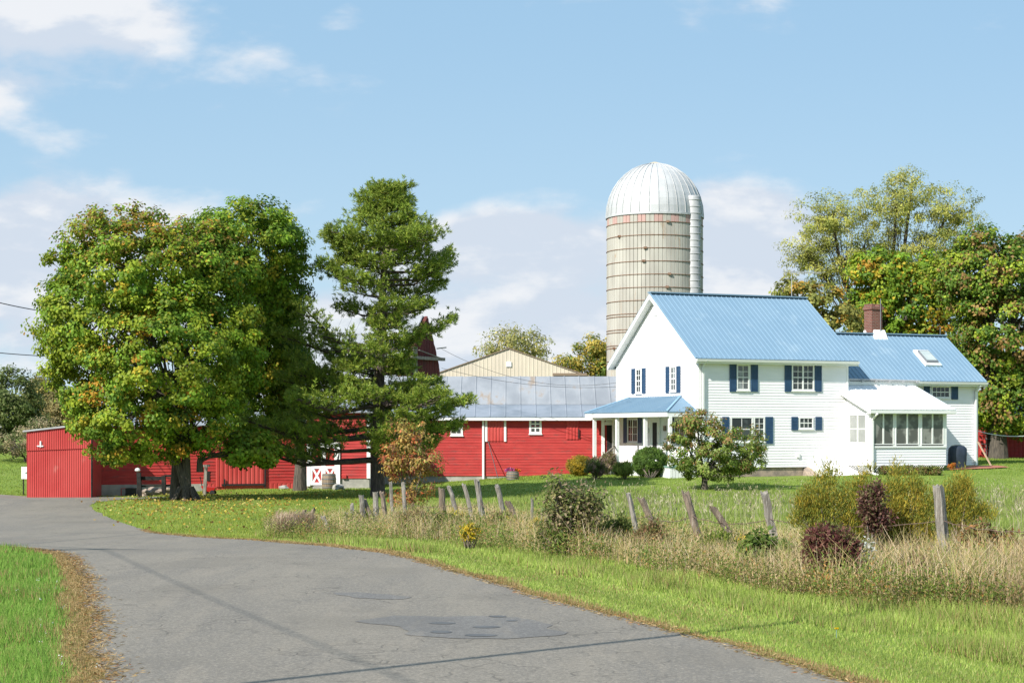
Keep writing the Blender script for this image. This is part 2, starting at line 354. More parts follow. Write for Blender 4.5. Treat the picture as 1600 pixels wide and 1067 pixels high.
def inside(x, y, poly):
    x = np.asarray(x); y = np.asarray(y); c = np.zeros(x.shape, bool); n = len(poly); px, py = poly[-1]
    for qx, qy in poly:
        m = ((qy > y) != (py > y)); d = py-qy
        if abs(d) > 1e-12: c ^= m & (x < (px-qx)*(y-qy)/d+qx)
        px, py = qx, qy
    return c
def edge_dist(x, y, poly, step=1):
    p = np.array(poly); a, b = p[:-1], p[1:]; out = np.full(len(x), 1e9)
    for i in range(0, len(a)):
        d = b[i]-a[i]; L = (d**2).sum()+1e-9; t = np.clip(((x-a[i, 0])*d[0]+(y-a[i, 1])*d[1])/L, 0, 1)
        out = np.minimum(out, np.hypot(x-a[i, 0]-t*d[0], y-a[i, 1]-t*d[1]))
    return out

# ------------------------------------------------------------------ ground and road
def grid_ground():
    xs = np.concatenate([[-2500, -900, -400, -200, -120], np.arange(-80, 81, 2.), [120, 200, 400, 900, 2500]])
    ys = np.concatenate([[-600, -200, -80, -30, -10], np.arange(0, 161, 2.), [200, 300, 500, 1000, 2600]])
    X, Y = np.meshgrid(xs, ys); Z = gz(X, Y); V = np.stack([X, Y, Z], -1).reshape(-1, 3); nx = len(xs)
    F = [(j*nx+i, j*nx+i+1, (j+1)*nx+i+1, (j+1)*nx+i) for j in range(len(ys)-1) for i in range(nx-1)]
    me = npmesh('ground', V, 4, F); me.shade_smooth()
    m, N, out = newmat('grassy_soil'); tc = N.n('ShaderNodeTexCoord'); v = tc.outputs['Object']
    c = N.mix(N.ramp(N.noise(v, .35, 5), .35, .65), (.15, .225, .035), (.19, .255, .05))
    c = N.mix(N.ramp(N.noise(v, 4., 6, .7), .45, .75), c, (.22, .26, .08))
    c = N.mix(N.ramp(N.noise(v, 1.1, 5, .7), .6, .75), c, (.26, .24, .11))
    b = N.n('ShaderNodeBsdfPrincipled', inp={'Base Color': c, 'Roughness': .95, 'Specular IOR Level': .1}); bp = N.n('ShaderNodeBump', inp={'Strength': .9, 'Distance': .05, 'Height': N.noise(v, 14., 5, .7)})
    N.nt.links.new(bp.outputs[0], b.inputs['Normal']); N.nt.links.new(b.outputs[0], out.inputs[0])
    tag(link('ground', me, m), kind='structure')
grid_ground()
import bmesh
def sheet(name, poly, mat, lift, kind='structure', cut=2.):
    bm = bmesh.new(); vs = [bm.verts.new((x, y, 0)) for x, y in poly]; bm.faces.new(vs); bmesh.ops.triangulate(bm, faces=bm.faces[:])
    xs = [p[0] for p in poly]; ys = [p[1] for p in poly]
    for ax, lo, hi in ((0, min(xs), max(xs)), (1, max(0, min(ys)), min(160, max(ys)))):
        c = math.ceil(lo/cut)*cut
        while c < hi:
            co = [0, 0, 0]; no = [0, 0, 0]; co[ax] = c; no[ax] = 1
            bmesh.ops.bisect_plane(bm, geom=bm.verts[:]+bm.edges[:]+bm.faces[:], plane_co=co, plane_no=no); c += cut
    bmesh.ops.recalc_face_normals(bm, faces=bm.faces[:])
    for q in bm.verts: q.co.z = float(gz(q.co.x, q.co.y))+lift
    for f in bm.faces:
        if f.normal.z < 0: f.normal_flip()
    me = bpy.data.meshes.new(name); bm.to_mesh(me); bm.free(); o = link(name, me, mat); tag(o, kind=kind); return o
def asphalt(name, base, tint, cracks=True):
    m, N, out = newmat(name); tc = N.n('ShaderNodeTexCoord'); v = tc.outputs['Object']
    ln = N.n('ShaderNodeMapping', inp={'Vector': v, 'Rotation': (0, 0, math.radians(-22)), 'Scale': (1, .16, 1)}).outputs[0]
    c = N.mix(N.ramp(N.noise(ln, .9, 4), .38, .62), base, tint)
    c = N.mix(N.m('MULTIPLY', N.ramp(N.noise(v, 7., 7, .85), .46, .60), .5), c, tuple(x*.70 for x in base)); c = N.mix(N.m('MULTIPLY', N.ramp(N.noise(ln, 2.6, 5, .7), .5, .66), .45), c, (.25, .215, .17)); c = N.mix(N.m('MULTIPLY', N.ramp(N.noise(v, 26., 4, .8), .49, .60), .75), c, tuple(min(1, x*1.5) for x in base)); c = N.mix(N.m('MULTIPLY', N.ramp(N.noise(v, 33., 4, .85), .51, .60), .6), c, tuple(x*.55 for x in base)); c = N.mix(N.m('MULTIPLY', N.ramp(N.noise(v, 55., 3, .8), .5, .72), .7), c, tuple(min(1, x*1.45) for x in base))
    c = N.mix(N.m('MULTIPLY', N.ramp(N.noise(v, 80., 3, .8), .55, .7), .7), c, tuple(x*.45 for x in base))
    c = N.mix(N.m('MULTIPLY', N.ramp(N.noise(v, .35, 4, .6), .5, .65), .35), c, tuple(x*.7 for x in base))
    h = N.noise(v, 60., 3, .8)
    if cracks:
        wv = N.n('ShaderNodeMix', data_type='VECTOR'); wv.inputs[0].default_value = .35; N.nt.links.new(v, wv.inputs[4]); nn = N.n('ShaderNodeTexNoise'); nn.inputs['Scale'].default_value = 1.4; N.nt.links.new(v, nn.inputs['Vector']); N.nt.links.new(nn.outputs['Color'], wv.inputs[5])
        vo = N.n('ShaderNodeTexVoronoi', feature='DISTANCE_TO_EDGE'); vo.inputs['Scale'].default_value = 4.6; N.nt.links.new(wv.outputs[1], vo.inputs['Vector'])
        line = N.m('SUBTRACT', 1., N.ramp(vo.outputs[0], .0, .055)); msk = N.ramp(N.noise(v, .42, 5, .65), .47, .56)
        k = N.m('MULTIPLY', N.m('MULTIPLY', line, msk), N.ramp(N.noise(v, 1.8, 3), .42, .55))
        c = N.mix(N.m('MULTIPLY', k, .5), c, tuple(x*.3 for x in base)); h = N.m('SUBTRACT', h, N.m('MULTIPLY', k, 1.))
    b = N.n('ShaderNodeBsdfPrincipled', inp={'Base Color': c, 'Roughness': .8, 'Specular IOR Level': .35}); bp = N.n('ShaderNodeBump', inp={'Strength': .5, 'Distance': .01, 'Height': h})
    N.nt.links.new(bp.outputs[0], b.inputs['Normal']); N.nt.links.new(b.outputs[0], out.inputs[0]); return m
M['asphalt'] = asphalt('worn_asphalt', (.205, .181, .148), (.158, .143, .124)); M['asphalt_dark'] = asphalt('dark_patch_asphalt', (.16, .15, .138), (.13, .122, .115), False)
M['tar'] = pmat('fresh_tar', (.075, .072, .07), (.11, .105, .10), .6, scale=3)
sheet('road', ROAD, M['asphalt'], .008)
def ragged(px, n=.05, jit=.09):
    o = dens(px+[px[0]], n, jit); return o[:-1]
sheet('road_patch', ragged([(556, 972), (625, 980), (645, 992), (700, 998), (790, 999), (868, 994), (892, 989), (860, 984), (852, 973), (810, 965), (700, 964), (618, 963)]), M['asphalt_dark'], .012)
sheet('road_patch', ragged([(520, 927), (560, 936), (620, 937), (636, 934), (600, 929), (560, 926)]), M['asphalt_dark'], .012)
for c in ((690, 989, 18, 2), (750, 994, 26, 2), (760, 981, 22, 1.6), (692, 975, 20, 1.4), (775, 964.5, 15, 1.3), (800, 971, 10, 1)):
    sheet('tar_spot', ragged([(c[0]+c[2]*math.cos(t), c[1]+c[3]*math.sin(t)) for t in np.linspace(0, 2*math.pi, 12)[:-1]], .08, .03), M['tar'], .016)

# ------------------------------------------------------------------ main house
def solve_house():
    Y0 = 80.; X0 = (1092-800)/FPX*Y0; Wd = 8.3
    for i in range(2000):
        b = math.radians(10+i*.015); x = X0-Wd*math.sin(b); y = Y0+Wd*math.cos(b)
        if 800+FPX*x/y <= 963.5: break
    L = 7.
    while 800+FPX*(X0+L*math.cos(b))/(Y0+L*math.sin(b)) < 1325: L += .01
    return X0, Y0, Wd, b, L
HX, HYY, HW, HB, HL = solve_house()
print('HOUSE', HX, HYY, HW, math.degrees(HB), HL)
house = thing('farmhouse', 'white two storey clapboard farmhouse with light blue metal roof and blue shutters', 'house', (HX, HYY, 0), HB)
ZE, ZB = 5.36, .42                              # wall top, siding bottom
OE, OR_ = .34, .34                              # eave and rake overhangs
ZR = 8.50; SL = (ZR-5.30)/(HW/2+OE)
def rz(v): return 5.30+(min(v, HW-v)+OE)*SL     # roof top surface over v
wl = Wall(house, (0, 0, 0), (1, 0, 0), (0, -1, 0)); wg = Wall(house, (0, 0, 0), (0, 1, 0), (-1, 0, 0))
wr = Wall(house, (HL, 0, 0), (0, 1, 0), (1, 0, 0)); wb = Wall(house, (0, HW, 0), (1, 0, 0), (0, 1, 0))
q = MB(); zt = rz(0)-.08
wl.clap(q, lambda z: (.0, HL), ZB, zt); wl.back(q, [(0, ZB), (HL, ZB), (HL, zt), (0, zt)]); q.build('wall', M['siding'], house)
q = MB(); wb.clap(q, lambda z: (0, HL), ZB, zt); wb.back(q, [(0, ZB), (HL, ZB), (HL, zt), (0, zt)]); q.build('wall', M['siding'], house)
def grange(z): k = max(0., (z+.08-rz(0))/SL); return (min(k, HW/2-.01), max(HW-k, HW/2+.01))
for w in (wg, wr):
    q = MB(); w.clap(q, grange, ZB, ZR-.16); w.back(q, [(0, ZB), (HW, ZB), (HW, zt), (HW/2, ZR-.1), (0, zt)]); q.build('wall', M['siding'], house)
q = MB()
for w, L_ in ((wl, HL), (wg, HW)):
    q = MB(); w.box(q, L_-.10, L_+.0, ZB, zt, .003, .030); q.build('corner_trim', M['white'], house)
q = MB(); wl.box(q, -.028, .10, ZB, zt, .003, .032); wg.box(q, 0, .10, ZB, zt, .003, .031); q.build('corner_trim', M['white'], house)
q = MB(); q.box(.06, HL-.06, .06, HW-.06, -.7, ZB); q.build('foundation', M['stone'], house)
q = MB()
for sgn in (0, 1):
    ve = -OE if sgn == 0 else HW+OE
    roof_plane(q, (-OR_, ve, 5.30), (HL+OR_, ve, 5.30), (HL+OR_, HW/2, ZR), (-OR_, HW/2, ZR), .05)
q.bar((-OR_-.01, HW/2, ZR+.03), (HL+OR_+.01, HW/2, ZR+.03), .34, .06); rf_ = q.build('roof', M['blue_roof'], house)
q = MB()
for x in (-OR_-.012, HL+OR_-.018):
    for s in (0, 1):
        a = (x, -OE if s == 0 else HW+OE); y1 = HW/2
        q.prism([(x, a[1], 5.245), (x, y1, ZR-.055), (x, y1, ZR-.27), (x, a[1], 5.03)], (.03, 0, 0))
for s in (-OE-.01, HW+OE-.02): q.box(-OR_+.02, HL+OR_-.02, s, s+.03, 5.08, 5.24)
q.build('rake_trim', M['white'], house)
q = MB()   # boxed soffits
for s in (0, 1):
    f = (lambda v: v) if s == 0 else (lambda v: HW-v)
    for u0, u1 in ((-OR_+.02, -.03), (HL+.03, HL+OR_-.02)):
        q.hexa([(u0, f(-OE+.02), 5.06), (u1, f(-OE+.02), 5.06), (u1, f(HW/2), ZR-.26), (u0, f(HW/2), ZR-.26), (u0, f(-OE+.02), 5.1), (u1, f(-OE+.02), 5.1), (u1, f(HW/2), ZR-.2), (u0, f(HW/2), ZR-.2)])
    a, b = f(-OE+.02), f(-.03); q.box(-.03, HL+.03, min(a, b), max(a, b), 5.06, 5.10)
q.build('soffit', M['white'], house)
q = MB(); q.prism([(-OR_+.01, -OE-.02, 5.26), (-OR_+.01, -OE-.02, 5.15), (-OR_+.01, -OE-.10, 5.15), (-OR_+.01, -OE-.13, 5.26)], (HL+2*OR_-.02, 0, 0)); q.build('gutter', M['white'], house)
downspout(house, wl, .16, .2, 4.98)
# upper and lower long-wall windows and their shutters
window(house, wl, (1152.5, 571.5, 1168.5, 607.5), 2, 4, glass='glassl'); shutter(house, wl, (1139.5, 569, 1150, 612)); shutter(house, wl, (1173, 569, 1183.5, 612))
window(house, wl, (1238.5, 571.5, 1269.5, 608), 2, 4, 2); shutter(house, wl, (1225.5, 569, 1236, 612)); shutter(house, wl, (1272.5, 569, 1283, 612))
window(house, wl, (1249.5, 653.5, 1268.5, 668), 3, 2, 1, .06); shutter(house, wl, (1236, 651, 1246, 672)); shutter(house, wl, (1273.5, 651, 1283.5, 672))
window(house, wl, (1179, 653, 1192.5, 688), 2, 4); window(house, wl, (1143, 653, 1174, 688), 2, 2); shutter(house, wl, (1195.5, 651, 1207, 693)); shutter(house, wl, (1128, 651, 1138.5, 693))
window(house, wg, (995.5, 578, 1002, 612), 2, 4, 1, .08, mw=.03); shutter(house, wg, (988, 576, 993, 615)); shutter(house, wg, (1004.5, 575, 1009.5, 614.5))
window(house, wg, (1049.5, 574.5, 1056.5, 609), 2, 4, 1, .08, 'glassl', mw=.03); shutter(house, wg, (1041.5, 573, 1046.5, 614)); shutter(house, wg, (1058.5, 572, 1064, 613))
window(house, wg, (982.5, 655.5, 996.5, 689), 2, 3, 2); shutter(house, wg, (975.5, 653, 980, 692)); shutter(house, wg, (998, 653, 1003.5, 692))
window(house, wg, (1056, 655, 1070, 685), 2, 3, 2); shutter(house, wg, (1050, 653, 1054.5, 692))
q = MB(); a0, a1, z0, z1 = wg.rect((1022.5, 481, 1028.5, 494)); wg.box(q, a0, a1, z0, z1, .01, .04)
for i in range(7): z = z0+.03+i*(z1-z0-.05)/7; wg.box(q, a0+.03, a1-.03, z, z+.02, .04, .055)
q.build('gable_vent', M['siding'], house)
a0, a1, z0, z1 = wg.rect((1018.5, 655, 1030.5, 722)); q = MB(); wg.box(q, a0, a1, .55, z1, .01, .05); d = q.build('door', M['white'], house)
q = MB(); wg.box(q, a0+.17, a1-.17, z1-1.55, z1-.15, .05, .056); q.build('door_glass', M['dark'], d); q = MB(); wg.box(q, a0+.17, a1-.17, .75, z1-1.66, .05, .056); q.build('door_glass', M['dark'], d)
q = MB(); wg.box(q, a0-.12, a0, .5, z1+.12, .01, .06); wg.box(q, a1, a1+.12, .5, z1+.12, .01, .06); wg.box(q, a0, a1, z1, z1+.12, .01, .058); q.build('door_frame', M['white'], d)
q = MB(); q.lathe([(0, .03), (.02, .03), (.025, 0), (.01, -.02)], 8, tuple(wg.pt(a0+.09, 1.5, .07))); q.build('door_handle', M['rim'], d)
q = MB(); c = wg.px(1040, 669); wg.box(q, c[0]-.1, c[0]+.1, c[1]-.12, c[1]+.12, .02, .08); q.build('mailbox', M['brown'], house)
q = MB(); c = wg.px(1013, 672); o = wg.pt(c[0], c[1], .1); q.lathe([(.0, .14), (.08, .11), (.12, .03), (.12, -.05), (.08, -.12), (0, -.14)], 12, tuple(o)); q.build('porch_lamp', M['white'], house, True)
q = MB(); c = wl.px(1246, 711); wl.box(q, c[0]-.08, c[0]+.08, c[1]-.1, c[1]+.1, .02, .08); q.build('outlet_box', M['siding'], house)
# front porch
PU, PV0, PV1 = 1.62, -.02, HW+.25
pe, pr = 2.93, 3.66
q = MB()
A, B, C_, D_ = (-PU, PV0, pe), (-PU, PV1, pe), (-.01, PV1-1.75, pr), (-.01, PV0+1.7, pr)
roof_plane(q, A, B, C_, D_, .04, .25, 0)
q.prism([A, (-.01, PV0, pe), D_], (0, 0, -.04)); q.prism([B, C_, (-.01, PV1, pe)], (0, 0, -.04))
e0, e1, r0, r1 = map(Vector, (A, B, D_, C_)); n = (e1-e0).cross(r0-e0).normalized(); n = n if n.z > 0 else -n
v = .12
while v < PV1-PV0-.1:
    t = min(v/1.72, 1, (PV1-PV0-v)/1.77); a = Vector((-PU, PV0+v, pe))+n*.012; b = Vector((-PU+(PU-.01)*t, PV0+v, pe+(pr-pe)*t))+n*.012; q.bar(a, b, .035, .03); v += .25
q.build('porch_roof', M['blue_roof'], house)
for a, b in ((A, D_), (B, C_)): q = MB(); q.bar(Vector(a)+Vector((0, 0, .03)), Vector(b)+Vector((0, 0, .03)), .09, .04); q.build('hip_flashing', M['blue_flash'], house)
q = MB(); q.box(-PU+.02, -PU+.06, PV0+.02, PV1-.02, pe-.23, pe-.045); q.box(-PU+.06, -.03, PV0+.02, PV0+.06, pe-.23, pe-.045); q.box(-PU+.06, -.03, PV1-.06, PV1-.02, pe-.23, pe-.045)
q.box(-PU+.06, -.03, PV0+.06, PV1-.06, pe-.16, pe-.12); q.build('porch_beam', M['white'], house)
pu = -PU+.2; wp = Wall(house, (pu, 0, 0), (0, 1, 0), (-1, 0, 0))
for x in (1047, 1008.5, 964.5, 929):
    a, _ = wp.px(x, 690); q = MB(); z0 = .5 if x > 940 else -.05
    q.box(pu-.07, pu+.07, a-.07, a+.07, z0, pe-.23); q.box(pu-.09, pu+.09, a-.09, a+.09, z0, z0+.15); q.build('porch_post', M['white'], house)
q = MB(); q.box(-.16, -.03, HW-.02+.06, HW+.18, -.05, pe-.23); q.build('porch_post', M['white'], house)
vs = wp.px(964.5, 690)[0]
q = MB(); q.box(-PU+.12, -.03, PV0+.03, vs+.15, .44, .52); q.build('porch_floor', M['green'], house)
q = MB(); k = PV0+.06
while k < vs: q.box(-PU+.15, -PU+.18, k, k+.13, -.08, .44); k += .15
k = -PU+.18
while k < -.15: q.box(k, k+.13, PV0+.05, PV0+.08, -.08, .44); k += .15
q.box(-PU+.2, -.1, PV0+.1, vs, -.1, .43); q.build('porch_skirt', M['white'], house)
q = MB()
for i in range(3): q.box(-PU+.2-.02*i, -.4, vs+.2+.28*i, vs+.48+.28*i, -.1, .44-.15*i)
q.build('porch_steps', M['concrete'], house)
q = MB(); P0 = Vector((-PU+.12, vs+.1, 1.35)); P1 = Vector((-PU+.05, vs+1.6, .75)); q.bar(P0, P1, .06); q.bar(P0-Vector((0, 0, .4)), P1-Vector((0, 0, .4)), .05)
for t in (0, .5, 1): c = P0.lerp(P1, t); q.bar(c, (c.x, c.y, -.1), .06)
q.bar(P0, P0+Vector((-.25, -.3, .03)), .05); q.build('handrail', M['wood'], house)
# cellar bulkhead on the long wall
a0, _ = wl.px(1263, 735); a1, _ = wl.px(1318, 735)
q = MB(); q.hexa([(a0, -.0, -.2), (a1, -.0, -.2), (a1, -1.75, -.2), (a0, -1.75, -.2), (a0, 0, .50), (a1, 0, .50), (a1, -1.75, -.02), (a0, -1.75, -.02)])
q.bar((a0+.05, 0, .53), (a0+.05, -1.8, 0), .1, .05); q.bar(((a0+a1)/2, 0, .53), ((a0+a1)/2, -1.8, 0), .06, .04); q.bar((a1-.05, 0, .53), (a1-.05, -1.8, 0), .1, .05)
b = q.build('cellar_door', M['white'], house)
q = MB(); q.hexa([(a0-.4, -.03, -.3), (a0-.02, -.03, -.3), (a0-.02, -1.3, -.3), (a0-.4, -.9, -.3), (a0-.25, -.03, .34), (a0-.02, -.03, .44), (a0-.02, -1.1, -.02), (a0-.25, -.7, -.02)]); q.build('cellar_curb', M['stone'], house)

# ell wing
EV0 = 1.1; PITCH = SL
def ulen(px, v):
    u = HL
    while 800+FPX*(HX+u*math.cos(HB)-v*math.sin(HB))/(HYY+u*math.sin(HB)+v*math.cos(HB)) < px: u += .01
    return u
EU = ulen(1526.5, EV0)
we = Wall(house, (0, EV0, 0), (1, 0, 0), (0, -1, 0))
zee = we.px(1500, 597)[1]; EOE = .4; Ze_top = zee+.02
# ridge height from photo row 524 at the right end
def ridge_v():
    for i in range(400):
        v = EV0+1+i*.02; z = Ze_top+(v-EV0+EOE)*PITCH; y = HYY+EU*math.sin(HB)+v*math.cos(HB)
        if HY-FPX*(z-CH)/y <= 525: return v, z
ERV, EZR = ridge_v(); EV1 = ERV+(ERV-EV0); print('ELL', EU, ERV, EZR, Ze_top)
def ez(v): return Ze_top+(min(v-EV0, EV1-v)+EOE)*PITCH
q = MB(); zt = ez(EV0)-.08; we.clap(q, lambda z: (HL+.01, EU), .28, zt); we.back(q, [(HL+.01, .28), (EU, .28), (EU, zt), (HL+.01, zt)]); q.build('ell_wall', M['siding'], house)
wer = Wall(house, (EU, EV0, 0), (0, 1, 0), (1, 0, 0)); ew = EV1-EV0
q = MB(); wer.clap(q, lambda z: (min(max(0, (z+.08-ez(EV0))/PITCH), ew/2-.01), max(min(ew, ew-(z+.08-ez(EV0))/PITCH), ew/2+.01)), .28, EZR-.15); wer.back(q, [(0, .28), (ew, .28), (ew, zt), (ew/2, EZR-.1), (0, zt)]); q.build('ell_wall', M['siding'], house)
q = MB(); q.box(HL, EU-.05, EV1-.12, EV1, .28, zt); q.build('ell_wall', M['siding'], house)
q = MB(); we.box(q, EU-.1, EU+.03, .28, zt, .003, .03); q.build('ell_corner_trim', M['white'], house)
q = MB(); q.box(HL, EU-.05, EV0+.05, EV1-.05, -.4, .28); q.build('ell_foundation', M['concrete'], house)
q = MB(); UR = EU+.3
roof_plane(q, (HL-1.6, EV0-EOE, Ze_top), (UR, EV0-EOE, Ze_top), (UR, ERV, EZR), (HL-1.6, ERV, EZR), .05)
q2 = q; roof_plane(q2, (HL+.05, EV1+EOE, Ze_top), (UR, EV1+EOE, Ze_top), (UR, ERV, EZR), (HL+.05, ERV, EZR), .05)
q.bar((HL-1.5, ERV, EZR+.03), (UR+.01, ERV, EZR+.03), .34, .06)
# keep the ell roof out of the main house: start it at the main end wall
q.v = [(max(x, HL+.03), y, z) for x, y, z in q.v]; er = q.build('ell_roof', M['blue_roof'], house)
q = MB()
for s in (0, 1):
    v0 = EV0-EOE if s == 0 else EV1+EOE; q.prism([(UR-.02, v0, Ze_top-.055), (UR-.02, ERV, EZR-.055), (UR-.02, ERV, EZR-.24), (UR-.02, v0, Ze_top-.24)], (.03, 0, 0))
q.box(HL+.05, UR-.03, EV0-EOE+.005, EV0-EOE+.03, Ze_top-.22, Ze_top-.06); q.box(HL+.05, UR-.03, EV0-EOE+.03, EV0-.03, Ze_top-.24, Ze_top-.2); q.build('ell_trim', M['white'], house)
q = MB(); ua = ulen(1433, EV0-EOE); q.prism([(ua, EV0-EOE-.0, Ze_top-.03), (ua, EV0-EOE, Ze_top-.14), (ua, EV0-EOE-.09, Ze_top-.14), (ua, EV0-EOE-.12, Ze_top-.03)], (UR-ua-.02, 0, 0)); q.build('ell_gutter', M['white'], house)
q = MB(); q.tube([(HL+.1, EV0-EOE-.04, Ze_top+.03), (ua+.1, EV0-EOE-.04, Ze_top-.02)], .055, 8)
for i in range(6): x = HL+.35+i*(ua-HL-.5)/5; q.bar((x, EV0-EOE-.13, Ze_top-.07), (x+.1, EV0-EOE-.13, Ze_top-.03), .07)
q.build('snow_guard', M['pipe'], house)
downspout(house, we, EU-.15, .35, Ze_top-.45)
window(house, we, (1456.5, 605, 1482, 620), 4, 2, 1, .06); shutter(house, we, (1486, 603, 1496, 624)); shutter(house, we, (1443, 603, 1452, 624))
# skylight lies in the ell roof plane
def onroof(px, py):
    Mx = wl.M; c = Vector((0, 0, CH)); d = Vector(((px-800)/FPX, 1, (HY-py)/FPX)); o = Mx @ Vector((HL, EV0-EOE, Ze_top)); n = Mx.to_3x3() @ Vector((0, -PITCH, 1))
    t = (o-c).dot(n)/d.dot(n); return Mx.inverted() @ (c+d*t)
nr = Vector((0, -PITCH, 1)).normalized(); k = [onroof(*p) for p in ((1446, 572.5), (1471, 573), (1449, 549.5), (1426, 549))]
def quad_slab(mb, p, h0, h1): mb.hexa([a+nr*h0 for a in p]+[a+nr*h1 for a in p])
q = MB(); quad_slab(q, k, .0, .10); sk = q.build('skylight', M['white'], house)
cc_ = sum(k, Vector())/4; k2 = [cc_+(a-cc_)*.72 for a in k]; q = MB(); quad_slab(q, k2, .10, .2); q.build('skylight_curb', M['rim'], sk)
k3 = [cc_+(a-cc_)*.62 for a in k]; q = MB(); quad_slab(q, k3, .2, .215); q.build('skylight_pane', M['skyl'], sk)
# chimney
cu = ulen(1364, ERV+.3); q = MB(); ch = (ERV-.05, ERV+.62)
q.box(cu-.31, cu+.31, ch[0], ch[1], EZR-.6, EZR+1.32); q.box(cu-.36, cu+.36, ch[0]-.05, ch[1]+.05, EZR+1.22, EZR+1.36)
q.box(cu-.31, cu-.13, ch[0], ch[1], EZR+1.36, EZR+1.5); q.box(cu+.13, cu+.31, ch[0], ch[1], EZR+1.36, EZR+1.5); chim = q.build('chimney', M['brick'], house)
q = MB(); q.hexa([(cu-.38, ch[0]-.35, EZR-.3), (cu+.42, ch[0]-.35, EZR-.3), (cu+.42, ch[1], EZR-.3), (cu-.38, ch[1], EZR-.3), (cu-.2, ch[0]-.03, EZR+.22), (cu+.42, ch[0]-.03, EZR+.22), (cu+.36, ch[1], EZR+.22), (cu-.34, ch[1], EZR+.22)]); q.build('chimney_flashing', M['white'], chim)
q = MB(); q.tube([(cu+.16, ch[0]-.06, EZR-.2), (cu+.16, ch[0]-.06, EZR+1.75)], .022); q.build('lightning_rod', M['rim'], chim)
q = MB(); q.tube([(ulen(1469, ERV), ERV, EZR), (ulen(1469, ERV), ERV, EZR+.45)], .015); q.build('lightning_rod', M['rim'], house)
# screened side porch
SV = -2.05; SU0 = HL+.03; ws = Wall(house, (0, SV, 0), (1, 0, 0), (0, -1, 0)); SU1 = ws.px(1478, 700)[0]; SU0 = ws.px(1361.5, 700)[0]; wsl = Wall(house, (SU0, SV, 0), (0, 1, 0), (-1, 0, 0)); wsr = Wall(house, (SU1, SV, 0), (0, 1, 0), (1, 0, 0))
SD = EV0-SV; zs0 = .50; ztop = ws.px(1420, 644)[1]; zsill = ws.px(1420, 697)[1]
q = MB(); ws.clap(q, lambda z: (SU0, SU1), zs0, zsill-.06); ws.back(q, [(SU0, zs0), (SU1, zs0), (SU1, zsill), (SU0, zsill)]); q.build('sunroom_wall', M['siding'], house)
zr1 = ulen(1330, EV0-EOE) and 0
za, zb_ = ztop+.12, Ze_top-.10            # sunroom roof: eave and top
SOE = .38; sp = (zb_-za)/(SD+SOE-EOE*0-.0)
def szr(d): return za+(d+SOE)*sp-.07
q = MB(); wsl.clap(q, lambda z: (max(0, (z-szr(0))/sp), SD), zs0, szr(SD)-.1); wsl.back(q, [(0, zs0), (SD, zs0), (SD, szr(SD)), (0, szr(0))]); q.build('sunroom_wall', M['siding'], house)
q = MB(); wsr.clap(q, lambda z: (max(0, (z-szr(0))/sp), SD), zs0, szr(SD)-.1); wsr.back(q, [(0, zs0), (SD, zs0), (SD, szr(SD)), (0, szr(0))]); q.build('sunroom_wall', M['siding'], house)
q = MB(); roof_plane(q, (SU0-1.18, SV-SOE, za), (SU1+.3, SV-SOE, za), (SU1+.3, EV0-.02, zb_), (SU0-1.18, EV0-.02, zb_), .045, .3, .02)
cutx = HL+.03; q.v = [(x if (y < -.02 or x > cutx) else max(x, cutx), y, z) for x, y, z in q.v]
q = MB()
UL = SU0-.3
roof_plane(q, (UL, SV-SOE, za), (SU1+.3, SV-SOE, za), (SU1+.3, EV0-.02, zb_), (UL, EV0-.02, zb_), .045, .3, .02)
q.build('sunroom_roof', M['white_roof'], house)
q = MB(); q.prism([(UL-.01, SV-SOE, za-.05), (UL-.01, EV0-.03, zb_-.05), (UL-.01, EV0-.03, zb_-.2), (UL-.01, SV-SOE, za-.2)], (.03, 0, 0)); q.prism([(SU1+.28, SV-SOE, za-.05), (SU1+.28, EV0-.03, zb_-.05), (SU1+.28, EV0-.03, zb_-.2), (SU1+.28, SV-SOE, za-.2)], (.03, 0, 0))
q.box(UL+.03, SU1+.27, SV-SOE+.0, SV-SOE+.03, za-.17, za-.05); q.box(UL+.03, SU1+.27, SV-SOE+.03, SV+.02, za-.2, za-.16); q.build('sunroom_trim', M['white'], house)
q = MB(); ws.box(q, SU0, SU1, zsill-.07, zsill+.02, .0, .06); ws.box(q, SU0, SU1, ztop, szr(0), -.1, .03)
for x in (1362.5, 1397.5, 1437, 1476): a, _ = ws.px(x, 670); ws.box(q, a-.09, a+.09, zsill+.02, ztop, -.1, .035)
q.build('sunroom_frame', M['white'], house)
for x0, x1 in ((1364.5, 1394.5), (1399.5, 1434), (1440, 1472.5)):
    g = window(house, ws, (x0, 646, x1, 693), 1, 1, 2, .045, 'screen', False, mw=.03); g.location = (0, 0, 0)
window(house, wsl, (1329, 649, 1353.5, 691), 1, 2, 2, .06, 'curtain', False)
q = MB()
for w, L0, L1 in ((ws, SU0+.05, SU1-.05), (wsl, .05, SD-.1)):
    n_ = int((L1-L0)/.12); H = .36
    for i in range(-3, n_+1):
        for s in (1, -1):
            a = L0+i*.12; b = a+H*s
            A_, B_ = (a, zs0-H), (b, zs0)
            if s < 0: A_, B_ = (a+H, zs0-H), (a, zs0)
            if min(A_[0], B_[0]) < L0 or max(A_[0], B_[0]) > L1: continue
            q.bar(w.pt(A_[0], A_[1], .0 if s > 0 else .014), w.pt(B_[0], B_[1], .0 if s > 0 else .014), .035, .01)
q.build('lattice', M['white'], house)
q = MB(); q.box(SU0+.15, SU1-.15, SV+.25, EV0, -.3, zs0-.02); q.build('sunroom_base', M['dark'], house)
downspout(house, ws, SU0+.02, .12, za-.45, .03)

